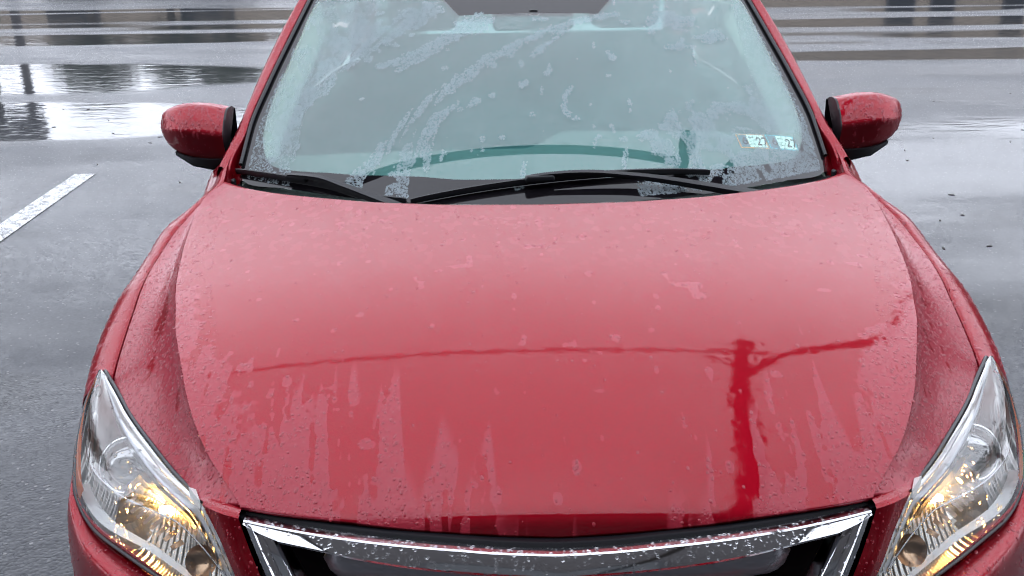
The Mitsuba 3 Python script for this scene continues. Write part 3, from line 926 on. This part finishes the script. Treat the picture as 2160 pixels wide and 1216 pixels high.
# painted fillet between headlight and grille
A = resample([(.445, .196, .756), (.428, .176, .717), (.409, .155, .683), (.372, .130, .600)], 20)
B = resample([(.506, .231, .757), (.479, .203, .723), (.452, .173, .677), (.405, .140, .600)], 20)
P = []
for f in np.linspace(0, 1, 10):
    q = A * (1 - f) + B * f
    q = q + np.array([0, -.006, .002]) * math.sin(math.pi * f)
    P.append(q)
P = np.stack(P, 1)
top0 = P[:1] + [0, .028, .004]
top1 = P[:1] + [0, .006, .004]
P = np.concatenate([top0, top1, P])
fl = grid(P)
fl2 = fl
add(CAR + '__bumper', cat(bm, flip(bm)), 'paint', smooth=40)
for i, mm in enumerate((fl2, flip(fl2))):
    add(CAR + '__bumper__fillet' + ('_001' if i else ''), mm, 'paint', smooth=25)

# ---- grille
GT_ = PC([0, .074, .148, .222, .295, .367, .439], [.134, .136, .141, .149, .160, .177, .197]), PC([0, .074, .148, .222, .295, .367, .439], [.732, .734, .738, .741, .745, .748, .752])
GB_ = PC([0, .065, .13, .194, .258, .321, .392], [.122, .125, .129, .135, .144, .157, .174]), PC([0, .065, .13, .194, .258, .321, .392], [.704, .706, .709, .713, .719, .726, .732])
G = CAR + '__grille'
rows = []
for f in np.linspace(-1, 1, 101):
    xt, xb = abs(f) * .439, abs(f) * .385
    sg = np.sign(f) or 1
    t = np.array([xt * sg, GT_[0](xt), GT_[1](xt)])
    b = np.array([xb * sg, GB_[0](xb), GB_[1](xb)])
    rows.append([t + [0, .03, -.004], t + [0, .002, .0], t + [0, -.0015, -.001], t + [0, -.0042, -.004], t * .55 + b * .45 + [0, -.0065, 0], b + [0, -.0055, .006], b + [0, -.004, .002], b + [0, .002, -.002], b + [0, .03, -.004]])
add(G + '__top_bar', grid(np.array([np.array(r_) for r_ in rows])), 'chrome', smooth=16)


def leg():
    o = resample([(.439, .197, .752), (.421, .176, .717), (.402, .155, .683), (.36, .125, .600)], 20)
    i_ = resample([(.392, .180, .736), (.372, .160, .704), (.352, .145, .672), (.31, .115, .592)], 20)
    rows = []
    for a, b in zip(o, i_):
        rows.append([a + [.002, .03, 0], a + [0, .002, 0], a + [-.001, -.002, 0], a * .7 + b * .3 + [0, -.006, .001], a * .62 + b * .38 + [0, -.002, 0], a * .45 + b * .55 + [0, .0, 0], a * .38 + b * .62 + [0, -.006, 0], b + [.003, -.002, 0], b + [0, .002, 0], b + [0, .03, 0]])
    return loft(rows, 26, smooth=False)


lg_ = leg()
for i, mm in enumerate((lg_, flip(lg_))):
    add(G + '__side_leg' + ('_001' if i else ''), mm, 'chrome', smooth=28)
# satin inner bar
x = np.linspace(-.335, .335, 61)
pth = np.stack([x, .178 + .26 * x ** 2, .672 + .10 * x ** 2], -1)
th = np.linspace(0, 2 * np.pi, 17)
prof = np.stack([np.cos(th) * .022, np.sin(th) * .030], -1)
fl_ = np.clip((1 - np.abs(x) / .335) * 12, .0, 1) ** .5
Pq = pth[:, None] + (prof[None, :, :1] * np.array([0, 1, 0]) + prof[None, :, 1:] * np.array([0, 0, 1])) * fl_[:, None, None]
add(G + '__inner_bar', grid(Pq), 'satin_metal', smooth=True)
# black mesh behind, and the shroud between bonnet lip and chrome
add(G + '__backing', loft([[(x_, .255 + .10 * abs(x_), .715), (x_, .25, .60), (x_, .24, .45)] for x_ in np.linspace(-.44, .44, 21)], 6), 'black_plastic')
hz = []
for z_ in (.655, .635, .615, .595, .575):
    hz.append(tube([(x_, .215 + .2 * x_ ** 2, z_) for x_ in np.linspace(-.33, .33, 25)], .005, 6))
for i, mm in enumerate(hz):
    add(G + '__slat' + (f'_{i:03d}' if i else ''), mm, 'black_plastic', smooth=True)
rows = []
for f in np.linspace(-1, 1, 81):
    xt = abs(f) * .505
    sg = np.sign(f) or 1
    if xt < .439:
        yt, zt = float(GT_[0](xt)), float(GT_[1](xt))
    else:
        yt, zt = .197 + (xt - .439) * .55, .752 + (xt - .439) * .06
    yl = float(lip(min(xt, .509)))
    zl = float(hood_z(xt, yl))
    rows.append([(xt * sg, yt + .004, zt - .006), (xt * sg, yt + .008, zt - .001), (xt * sg, yt + .018, zt - .003), (xt * sg, yt + .022, zt + .003), (xt * sg, yt + .034, zt + .001), (xt * sg, yl + .05, zl - .022), (xt * sg, yl + .10, zl - .015)])
add(G + '__shroud', loft(rows, 26, smooth=False), 'pit_black', smooth=28)

# ---- side mirrors
def mirror_grid(zlo, zhi, grow=0.0, x0=.810, x1=.996, n=44):
    xs = PC([0, 1], [x0, x1])
    rows = []
    tt = 1 - (1 - np.linspace(0, 1, n)) ** 2
    ztop = PC([.80, .83, .87, .90, .93, .96, .98, .992, .997], [1.110, 1.116, 1.1225, 1.1235, 1.121, 1.113, 1.104, 1.093, 1.082])
    zbot = PC([.80, .83, .87, .90, .93, .96, .98, .992, .997], [.963, .964, .968, .974, .983, .997, 1.010, 1.023, 1.036])
    yfr = PC([.80, .85, .90, .95, .98, .997], [1.528, 1.526, 1.532, 1.551, 1.578, 1.615])
    for t in tt:
        x_ = x0 + (x1 - x0) * t
        zt, zb, yf = float(ztop(x_)) + grow, float(zbot(x_)) - grow, float(yfr(x_)) - grow
        yb = 1.645
        zm = zb + (zt - zb) * .60
        dp = yb - yf
        pts = [(yb, zt - .010), (yb - .25 * dp, zt - .001), (yb - .45 * dp, zt - .002), (yf + (yb - yf) * .22, zm + (zt - zm) * .55), (yf + .006, zm + .006), (yf, zm - .005), (yf + .006, zm - .03), (yf + (yb - yf) * .22, zb + .013), (yf + (yb - yf) * .5, zb + .002), (yb, zb + .006)]
        r_ = resample([(x_, a, b) for a, b in pts], 44)
        rows.append(r_)
    return np.array(rows)


MG = mirror_grid(0, 0)
split = 30
cm_ = MG[-1].mean(0)
end = np.stack([cm_ + (MG[-1] - cm_) * k_ + [dx_, .004 * (1 - k_), 0] for k_, dx_ in ((1, 0), (.86, .0022), (.62, .0042), (.32, .0056), (0, .006))])
MG = np.concatenate([MG, end[1:]])
end = MG[-1:]
for i, s in enumerate(('', '_001')):
    fx = flip if i else (lambda m: m)
    k = CAR + '__side_mirror' + s
    capm = grid(MG[:, :split + 3])
    add(k + '__cap', fx(capm), 'paint', smooth=True)
    base = grid(MG[:, split + 2:])
    bd = MG[0][None]
    inner_face = np.concatenate([MG[:1], MG[:1] + [-.004, .006, 0], np.repeat((MG[0].mean(0) + [-.006, .006, 0])[None, None], MG.shape[1], 1)])
    rb = MG[:, [0, -1]]
    back = np.stack([rb[:, 0], rb[:, 0] + [0, .03, -.004], rb[:, 1] + [0, .03, .004], rb[:, 1]], 1)
    add(k + '__housing', fx(cat(base, grid(inner_face), grid(back))), 'black_plastic', smooth=40)
    gl_ = np.stack([rb[:, 0] + [0, .0315, -.012], rb[:, 1] + [0, .0315, .012]], 1)[3:-6]
    add(k + '__glass', fx(grid(gl_)), 'mirror_glass')
    stalk = loft([[(.955, 1.575, .999), (.955, 1.63, .999), (.955, 1.63, .990), (.955, 1.58, .988), (.955, 1.575, .999)], [(.90, 1.537, .988), (.90, 1.645, .988), (.90, 1.645, .968), (.90, 1.547, .964), (.90, 1.537, .988)], [(.85, 1.532, .985), (.85, 1.65, .985), (.85, 1.65, .958), (.85, 1.547, .953), (.85, 1.532, .985)], [(.79, 1.54, .985), (.79, 1.66, .985), (.79, 1.66, .945), (.79, 1.56, .938), (.79, 1.54, .985)]], 24)
    add(k + '__stalk', fx(stalk), 'black_plastic', smooth=35)

# ------------------------------------------------------------------ rain drops lying on the car
def drops(P, N, Tn, rad, flat, stretch, rings=2, seg=8):
    """domes at P with normal N, downhill tangent Tn"""
    n = len(P)
    B = np.cross(N, Tn)
    th = np.arange(seg) / seg * 2 * np.pi
    cols = []
    for k in range(rings):
        a = (k / rings) * np.pi / 2
        rr, h = math.cos(a), math.sin(a)
        cols.append((rr, h))
    V = []
    for rr, h in cols:
        hs = h * (rad * flat)[:, None, None]
        ring = P[:, None] + rad[:, None, None] * rr * (np.cos(th)[None, :, None] * Tn[:, None] * stretch[:, None, None] + np.sin(th)[None, :, None] * B[:, None]) + hs * N[:, None]
        V.append(ring)
    V.append((P + N * (rad * flat)[:, None])[:, None])
    V = np.concatenate(V, 1)
    per = V.shape[1]
    F = []
    for k in range(rings - 1):
        for j in range(seg):
            a, b = k * seg + j, k * seg + (j + 1) % seg
            F += [(a, b, b + seg), (a, b + seg, a + seg)]
    top = per - 1
    for j in range(seg):
        F.append(((rings - 1) * seg + j, (rings - 1) * seg + (j + 1) % seg, top))
    F = np.asarray(F)
    faces = (F[None] + (np.arange(n) * per)[:, None, None]).reshape(-1, 3)
    return trimesh.Trimesh(V.reshape(-1, 3), faces, process=False)


def sample_mesh(m, n, seed):
    r = np.random.default_rng(seed)
    tri = m.triangles
    ar = trimesh.triangles.area(tri)
    f = np.searchsorted(np.cumsum(ar) / ar.sum(), r.random(n))
    u, v = r.random(n), r.random(n)
    s = u + v > 1
    u[s], v[s] = 1 - u[s], 1 - v[s]
    t = tri[f]
    P = t[:, 0] + u[:, None] * (t[:, 1] - t[:, 0]) + v[:, None] * (t[:, 2] - t[:, 0])
    N = np.cross(t[:, 1] - t[:, 0], t[:, 2] - t[:, 0])
    N /= np.linalg.norm(N, axis=1, keepdims=True) + 1e-12
    return P, N


def drop_set(key, mesh, n, keep, rad, up=(0, -.3, 1), flat=.30, seed=1, bsdf='paint_bead', maxstretch=1.9, seg=8, lift=1e-4):
    r = np.random.default_rng(seed + 100)
    P, N = sample_mesh(mesh, n, seed)
    s = np.sign((N * np.asarray(up)).sum(1))
    N = N * np.where(s == 0, 1, s)[:, None]
    k = keep(P, N, r)
    P, N = P[k], N[k]
    g = np.array([0, 0, -1.0])
    Tn = g - (N @ g)[:, None] * N
    Tn += .35 * r.normal(size=Tn.shape) * .3
    Tn -= (Tn * N).sum(1)[:, None] * N
    Tn /= np.linalg.norm(Tn, axis=1, keepdims=True) + 1e-12
    R_ = rad(P, r)
    st = 1 + (maxstretch - 1) * r.random(len(P)) ** 2
    m = drops(P + N * lift, N, Tn, R_, np.full(len(P), flat) * r.uniform(.75, 1.1, len(P)), st, seg=seg)
    add(key, m, bsdf, smooth=True)
    labels[key] = {'kind': 'stuff'}
    return len(P)


def fb(x, y, z=0.0, o=3, seed=0):
    return meshkit.fbm(np.stack([np.asarray(x, float), np.asarray(y, float), np.full_like(np.asarray(x, float), z)], -1), o, seed)


kx_of_y = PC(kn[::-1][:, 1].copy(), kn[::-1][:, 0].copy())


def hood_keep(P, N, r):
    x, y = P[:, 0], P[:, 1]
    ax = np.abs(x)
    kx = kx_of_y(np.clip(y, .22, 1.32))
    d = ax - kx                                         # positive beyond the crease
    wx = x + .05 * (fb(x * 2.5, y * 2.5, 4.0, 2, 2) - .5) - .10 * x * (y - .2)
    wet = np.array(film_mask(mi.Point3f(mi.Float(x.astype(np.float32)), mi.Float(y.astype(np.float32)), mi.Float(P[:, 2].astype(np.float32)))))
    cover = (wet > .5) & (r.random(len(x)) < .22) & (y < 1.0)
    side = (d > -.07) & (d < 0) & (y < 1.15) & (r.random(len(x)) < .14)
    spots = r.random(len(x)) < .003
    rearz = (fb(x * 30, y * 45, 2.0, 2, 5) > .52) & (y > rear(np.minimum(ax, .78)) - .25)
    beyond = (d > .0) & (r.random(len(x)) < .22)
    return cover | side | spots | (rearz & (r.random(len(x)) < .03)) | beyond


def small(lo, hi, p=2.5):
    return lambda P, r: lo + (hi - lo) * r.random(len(P)) ** p


nh = drop_set(CAR + '__bonnet__rain_drops', cat(grid(HG[3:-3, :-2]), flip(grid(HG[3:-3, :-2]))), 100000, hood_keep, small(.0008, .0028, 2.6), seed=3, seg=8)
for i, mm in enumerate((WG, flip(WG))):
    drop_set(CAR + '__front_wing' + ('_001' if i else '') + '__rain_drops', mm, 6500, lambda P, N, r: (P[:, 2] > .66) & (r.random(len(P)) < .8), small(.0012, .004), up=((-1 if i else 1) * .8, -.1, 1), seed=11 + i)
for i, mm in enumerate((PG, flip(PG))):
    drop_set(CAR + '__windscreen_pillar' + ('_001' if i else '') + '__rain_drops', mm, 900, lambda P, N, r: r.random(len(P)) < .7, small(.0012, .0034), up=((-1 if i else 1) * .6, -.1, 1), seed=21 + i)
for i, s in enumerate(('', '_001')):
    mm = grid(MG[:, :split + 3])
    mm = flip(mm) if i else mm
    drop_set(CAR + '__side_mirror' + s + '__rain_drops', mm, 700, lambda P, N, r: (P[:, 2] > 1.05) | (r.random(len(P)) < .15), small(.0012, .0042), up=(0, -1, .6), seed=31 + i, maxstretch=2.6)


BANDS = [  # (path over the glass (x, y), half width at its two ends)
    ([(.252, 1.877), (.018, 1.776), (-.151, 1.637), (-.248, 1.547), (-.328, 1.453), (-.38, 1.365), (-.416, 1.313), (-.443, 1.247)], .012, .028),
    ([(-.155, 1.519), (-.221, 1.483), (-.266, 1.423), (-.297, 1.348), (-.327, 1.213)], .020, .040),
    ([(-.198, 1.506), (-.236, 1.402), (-.254, 1.311), (-.265, 1.202)], .012, .030),
    ([(-.306, 1.479), (-.348, 1.405), (-.39, 1.344), (-.424, 1.278), (-.46, 1.244)], .010, .020),
    ([(-.141, 1.846), (-.246, 1.764), (-.334, 1.709), (-.411, 1.695)], .040, .012), ([(-.207, 1.79), (-.283, 1.72), (-.357, 1.666)], .022, .010),
    ([(.099, 1.807), (.043, 1.734), (.009, 1.685)], .022, .010), ([(.39, 1.892), (.44, 1.858), (.358, 1.856)], .04, .03), ([(.529, 1.825), (.44, 1.768), (.391, 1.75)], .026, .012),
    ([(.104, 1.563), (.081, 1.483), (.109, 1.449)], .008, .010), ([(-.02, 1.304), (-.039, 1.222)], .007, .010), ([(.163, 1.386), (.149, 1.353)], .007, .009), ([(.227, 1.375), (.207, 1.295)], .008, .012),
    ([(-.45, 1.83), (-.56, 1.70), (-.64, 1.56), (-.66, 1.45)], .075, .022), ([(-.30, 1.90), (-.42, 1.80), (-.52, 1.72)], .05, .03)]
BAND_PTS = np.vstack([np.c_[resample([(*q, 0) for q in path], 60)[:, :2], np.linspace(w0_, w1_, 60)] for path, w0_, w1_ in BANDS])
from scipy.spatial import cKDTree
BAND_TREE = cKDTree(BAND_PTS[:, :2])


def glass_keep(P, N, r):
    x, y = P[:, 0], P[:, 1]
    s = y - (1.2 + .2 * (x / .745) ** 2)
    dist, k_ = BAND_TREE.query(np.c_[x, y])
    px, py = .56, 1.262
    rr = np.hypot(x - px, (y - py) * 1.15)
    th = np.arctan2((y - py) * 1.15, -(x - px))
    arcs = fb(rr * 55, th * 5.0 + 2, 3.0, 2, 21)
    rag = fb(x * 60, y * 40, 5.0, 2, 23)
    k = (dist < BAND_PTS[k_, 2] * (.48 + 1.4 * (rag - .2))) & (arcs > .34) & (r.random(len(x)) < .85)
    flecks = (fb(x * 40, y * 26, 9.0, 2, 27) > .80) & (fb(x * 5, y * 5, 2.0, 2, 28) > .47) & (s > .1)
    k |= flecks
    fan = np.hypot((x - .60) / .40, (s - .02) / .30)
    cells = fb(x * 34 + 2 * fb(x * 9, y * 9, 1.0, 2, 30), y * 22, 4.0, 2, 29)
    k |= (fan < 1) & (x > .24) & (cells > .43 + .20 * (fan > .85)) & (r.random(len(x)) < .85)
    k |= (x > .60) & (r.random(len(x)) < .42)
    u_, v_ = x - .523, y - 1.418 - .23 * (x - .523)
    k &= ~((u_ > -.01) & (u_ < .17) & (v_ > -.005) & (v_ < .05) & (r.random(len(x)) < .93))
    k |= (x < -.60 + .20 * sstep(.35, .8, s)) & (r.random(len(x)) < .40) & (fb(x * 50 + y * 18, y * 8, 3.0, 2, 33) > .36)
    return k


ng = drop_set(CAR + '__windscreen__rain_drops', grid(GL[1:-1, 1:-1]), 170000, glass_keep, small(.0012, .0028), up=(0, -.5, .86), seed=41, flat=.10, seg=7, lift=5e-4, bsdf='glass_bead')
tb = loft(rows, 4) if False else None
for nm, n_ in ((G + '__top_bar', 1500), (G + '__side_leg', 260), (G + '__side_leg_001', 260)):
    v_, f_ = meshkit.WRITTEN[scene[nm]['filename']][:2]
    mm = trimesh.Trimesh(v_, f_, process=False)
    drop_set(G + '__rain_drops' + {'r': '', 'g': '_001', '1': '_002'}[nm[-1]], mm, n_, lambda P, N, r: (N[:, 1] < -.2) | (N[:, 2] > .9), small(.001, .0028), up=(0, -1, .4), seed=51, flat=.5, bsdf='water')
for i in (0, 1):
    k_ = CAR + '__headlight' + ('_001' if i else '')
    v_, f_ = meshkit.WRITTEN[scene[k_ + '__lens']['filename']][:2]
    drop_set(k_ + '__rain_drops', trimesh.Trimesh(v_, f_, process=False), 420, lambda P, N, r: r.random(len(P)) < .8, small(.001, .003), up=((-1 if i else 1) * .4, -.7, .55), seed=61 + i, bsdf='water')
    drop_set(CAR + '__bumper__rain_drops_00' + str(i + 1), flip(fl2) if i else fl2, 160, lambda P, N, r: r.random(len(P)) < .8, small(.0008, .002), up=(0, -1, .4), seed=71 + i)
drop_set(CAR + '__bumper__rain_drops', cat(bm, flip(bm)), 4000, lambda P, N, r: P[:, 2] > .4, small(.001, .003), up=(0, -1, .6), seed=81)

# ------------------------------------------------------------------ ground
g_ = 400.0
gm = grid(np.stack([*np.meshgrid(np.linspace(-g_, g_, 41), np.linspace(-g_, g_, 41), indexing='ij'), np.zeros((41, 41))], -1))
add('car_park_asphalt', gm, 'asphalt')
labels['car_park_asphalt'] = {'kind': 'structure', 'label': 'wet grey asphalt of the car park with shallow puddles'}


def stripe(key, x0, y0, x1, y1, w_=.15):
    d = np.array([x1 - x0, y1 - y0])
    d /= np.linalg.norm(d)
    n = np.array([d[1], -d[0]]) * w_ / 2
    m = trimesh.Trimesh([(x0 - n[0], y0 - n[1], .004), (x0 + n[0], y0 + n[1], .004), (x1 + n[0], y1 + n[1], .004), (x1 - n[0], y1 - n[1], .004)], [(0, 1, 2), (0, 2, 3)], process=False)
    add(key, m, 'road_paint')


stripe('parking_line', -2.70, 1.2, -3.14, 5.82)
lab('parking_line', label='worn white painted parking line on the wet asphalt left of the car', category='parking line')

# ------------------------------------------------------------------ what stands around the car park (seen in the puddles, the paint and the chrome)
def shop(key, x0, x1, y, depth, h, wall, bays, facing=1, lbl=None, sign=True):
    """a low building whose front stands at y; facing 1: the front looks towards -y"""
    yc = y + facing * depth / 2
    add(key + '__wall', box((x0 + x1) / 2, yc, h / 2, x1 - x0, depth, h), wall)
    add(key + '__roof', box((x0 + x1) / 2, yc - facing * .15, h + .12, x1 - x0 + .5, depth + .5, .24), 'roof_dark')
    n = 0
    for bx, bw, bz0, bz1 in bays:
        s_ = '' if n == 0 else f'_{n:03d}'
        add(key + '__window' + s_, box(bx, y - facing * .02, (bz0 + bz1) / 2, bw, .08, bz1 - bz0), 'shop_glass')
        fr = cat(box(bx - bw / 2 - .04, y - facing * .05, (bz0 + bz1) / 2, .08, .1, bz1 - bz0 + .16), box(bx + bw / 2 + .04, y - facing * .05, (bz0 + bz1) / 2, .08, .1, bz1 - bz0 + .16),
                 box(bx, y - facing * .05, bz1 + .04, bw, .1, .08))
        add(key + '__window' + s_ + '__frame', fr, 'roof_dark')
        n += 1
    labels[key] = {'label': lbl, 'category': 'building'}


shop('shop_building', 9.5, 62, 46, 14, 6.2, 'brick_tan', [(18.6 + 0, 1.2, .2, 2.6), (20.6, 1.0, .2, 2.6), (24, .9, .3, 2.8), (30, 3, .4, 2.8), (36, 3, .4, 2.8), (43, 3, .4, 2.8)], lbl='long tan brick shop building reflected in the puddles right of the car')
shop('shop_building_001', -70, -6, 58, 12, 4.2, 'brick_tan', [(-44, 4, .4, 2.6), (-36, 4, .4, 2.6), (-26, 3, .4, 2.6), (-18, 3, .4, 2.6)], lbl='low tan shop building reflected in the far puddles left of the car')
shop('shop_building_002', -24, 24, -4.6, 12, 8.2, 'brick_dark', [(x_, 2.6, .6, 3.4) for x_ in (-18, -13.5, -9, -4.5, 0, 4.5, 9, 13.5, 18)], facing=-1, lbl='dark brick building behind the photographer, seen only in the chrome and bonnet lip')
shop('shop_building_003', -50, -25, 22, 9, 8, 'brick_dark', [(-44, 3, .4, 2.8), (-37, 3, .4, 2.8), (-30, 3, .4, 2.8)], lbl='dark brick building left of the frame, mirrored in the left bonnet edge')
shop('shop_building_004', 24.5, 50, 21, 9, 8, 'brick_dark', [(29, 3, .4, 2.8), (36, 3, .4, 2.8), (43, 3, .4, 2.8)], lbl='dark brick building right of the frame, mirrored in the right bonnet edge')


def leaf_ball(c, r, n, size, rr):
    """many small leaf faces spread through an uneven crown"""
    d = rr.normal(size=(n, 3))
    d /= np.linalg.norm(d, axis=1, keepdims=True)
    q = rr.random(n) ** .45
    lump = .65 + .6 * meshkit.fbm(d * 1.7 + c[0], 3, 4)
    p = np.asarray(c) + d * (q * lump)[:, None] * np.asarray(r)
    a = rr.normal(size=(n, 3))
    a /= np.linalg.norm(a, axis=1, keepdims=True)
    b = np.cross(a, rr.normal(size=(n, 3)))
    b /= np.linalg.norm(b, axis=1, keepdims=True)
    s_ = size * rr.uniform(.6, 1.4, n)[:, None]
    V = np.stack([p - a * s_, p + b * s_ * .5, p + a * s_, p - b * s_ * .5], 1).reshape(-1, 3)
    F = (np.array([[0, 1, 2], [0, 2, 3]])[None] + (np.arange(n) * 4)[:, None, None]).reshape(-1, 3)
    return trimesh.Trimesh(V, F, process=False)


def tree(key, x, y, h, rad, seed, lbl):
    rr = np.random.default_rng(seed)
    tr = [tube([(x, y, 0), (x + .1, y, h * .3), (x + .15, y + .1, h * .7)], [.22, .17, .06], 8)]
    for k in range(5):
        a = rr.random() * 6.28
        tr.append(tube([(x + .1, y, h * (.3 + .07 * k)), (x + math.cos(a) * rad * .5, y + math.sin(a) * rad * .5, h * (.5 + .07 * k))], [.09, .03], 6))
    add(key + '__trunk', cat(*tr), 'bark', smooth=30)
    add(key + '__crown', leaf_ball((x, y, h * .64), (rad, rad, h * .36), 2600, .16, rr), 'leaf')
    labels[key] = {'label': lbl, 'category': 'tree'}


tn = 0
for x_, y_, h_, r_, l_ in ((-20, 46, 5.8, 2.3, 'tree reflected in the left puddle, leftmost of three'), (-16.5, 47, 5.4, 2.0, 'tree reflected in the left puddle, middle of three'), (-13.2, 45, 5.9, 1.9, 'tree reflected in the left puddle, rightmost of three, nearest the car'),
                           (-26, 2, 9.5, 3.6, 'tall tree far off to the left, mirrored in the left front wing'), (-24, 10, 8.5, 3.2, 'tree off to the left behind the tall one, mirrored in the left wing'), (-19.5, 20, 11, 3.2, 'tall tree forward of the car on the left, mirrored in the left bonnet edge'), (-29, 20, 13, 5.0, 'big tree left of the tall forward tree, mirrored in the left wing'), (19.5, 19, 11, 3.2, 'tall tree forward of the car on the right, mirrored in the right bonnet edge'), (29, 19, 13, 5.0, 'big tree right of the tall forward tree, mirrored in the right wing'),
                           (25, 1, 9.0, 3.4, 'tall tree far off to the right, mirrored in the right front wing'), (27, 9, 10, 3.8, 'big tree off to the right behind the tall one, mirrored in the right wing')):
    tree('tree' + ('' if tn == 0 else f'_{tn:03d}'), x_, y_, h_, r_, 200 + tn, l_)
    tn += 1

# pylon sign whose dark outline shows in the left puddles
add('pylon_sign__post', cat(box(-21.9, 40, 2.6, .28, .28, 5.2), box(-20.5, 40, 2.6, .28, .28, 5.2)), 'brick_dark')
add('pylon_sign__panel', box(-21.2, 40, 5.6, 2.3, .4, 2.2, .05), 'roof_dark')
labels['pylon_sign'] = {'label': 'dark two post pylon sign mirrored in the left puddles', 'category': 'sign'}

# overhead beam and cables, mirrored in bonnet and windscreen
bp_ = resample([(1.00, -4.55, 3.2), (1.01, -.9, 3.12), (1.00, -.1, 3.1), (1.00, .63, 3.1), (1.02, 1.25, 3.1), (1.08, 1.73, 3.1), (1.20, 2.30, 3.1)], 40)
add('overhead_beam__arm', tube(bp_, np.interp(bp_[:, 1], [-1, -.1, .6, 1.7, 2.4], [.080, .076, .064, .050, .048]), 12), 'wood_pole', smooth=40)
add('overhead_beam__end_cap', cat(tube([(1.20, 2.28, 3.1), (1.207, 2.34, 3.1)], .066, 12), box(1.16, 2.06, 3.1, .26, .05, .06, .015)), 'cable_black', smooth=40)
add('overhead_beam__brace', tube([(1.08, 1.60, 3.1), (1.20, 1.80, 3.1), (1.40, 2.08, 3.1), (1.62, 2.27, 3.1)], [.030, .034, .040, .040], 8), 'wood_pole', smooth=True)
add('overhead_beam__brace_001', tube([(1.10, 1.66, 3.1), (1.00, 1.86, 3.1), (.93, 1.93, 3.1)], .018, 8), 'wood_pole', smooth=True)
labels['overhead_beam'] = {'label': 'overhead beam above the car, mirrored as a dark bar in the bonnet and windscreen', 'category': 'beam'}


def sag(a, b, d_, n=40):
    t = np.linspace(0, 1, n)[:, None]
    p = np.asarray(a) * (1 - t) + np.asarray(b) * t
    p[:, 2] -= d_ * 4 * t[:, 0] * (1 - t[:, 0])
    return p


add('overhead_cable', tube(sag((-14, 2.1, 3.95), (1.36, 2.42, 3.62), .12), .026, 6), 'cable_black', smooth=True)
lab('overhead_cable', label='thin cable crossing over the car to the left, mirrored in the bonnet', category='cable')
arm_ = np.vstack([resample([(4.40, 6.75, 9.01), (4.94, 7.23, 9.02), (5.63, 7.87, 9.0), (6.56, 8.68, 9.0)], 30), resample([(6.56, 8.68, 9.0), (7.9, 11.5, 9.05), (9.3, 14.2, 9.1), (10.2, 15.4, 9.1)], 16)[1:]])
add('street_lamp__arm', tube(arm_, np.r_[np.linspace(.10, .20, 10), np.full(20, .20), np.full(15, .09)], 8), 'cable_black', smooth=True)
add('street_lamp__post', tube([(10.2, 15.4, 0), (10.2, 15.4, 4), (10.2, 15.4, 9.15)], [.13, .11, .08], 12), 'wood_pole', smooth=True)
labels['street_lamp'] = {'label': 'tall street lamp right of the frame whose long arm shows in the bonnet', 'category': 'street lamp'}
for i, (x_, y_, h_) in enumerate(((-14, 2.1, 7.5),)):
    k_ = 'utility_pole' + ('_001' if i else '')
    add(k_, tube([(x_, y_, 0), (x_, y_, h_ / 2), (x_, y_, h_)], [.15, .13, .11], 12), 'wood_pole', smooth=True)
    lab(k_, label='wooden utility pole out of frame to the ' + ('right' if i else 'left') + ' holding the cable', category='pole')

# bits of leaf and grit washed over the tarmac
dr_ = np.random.default_rng(77)
bits = []
for k in range(150):
    x_, y_ = (dr_.uniform(1.2, 6), dr_.uniform(.5, 9)) if k % 3 else (dr_.uniform(-5, -1.2), dr_.uniform(.5, 9))
    a_, l_, w_ = dr_.uniform(0, 3.14), dr_.uniform(.006, .022), dr_.uniform(.003, .010)
    b_ = trimesh.creation.icosphere(1, 1.0)
    b_.apply_scale((l_, w_, .0035))
    b_.apply_transform(trimesh.transformations.rotation_matrix(a_, (0, 0, 1)))
    b_.apply_translation((x_, y_, .002))
    bits.append(b_)
add('leaf_litter', cat(*bits), 'litter')
labels['leaf_litter'] = {'kind': 'stuff', 'label': 'scattered dark bits of leaf and grit on the wet asphalt', 'category': 'litter'}
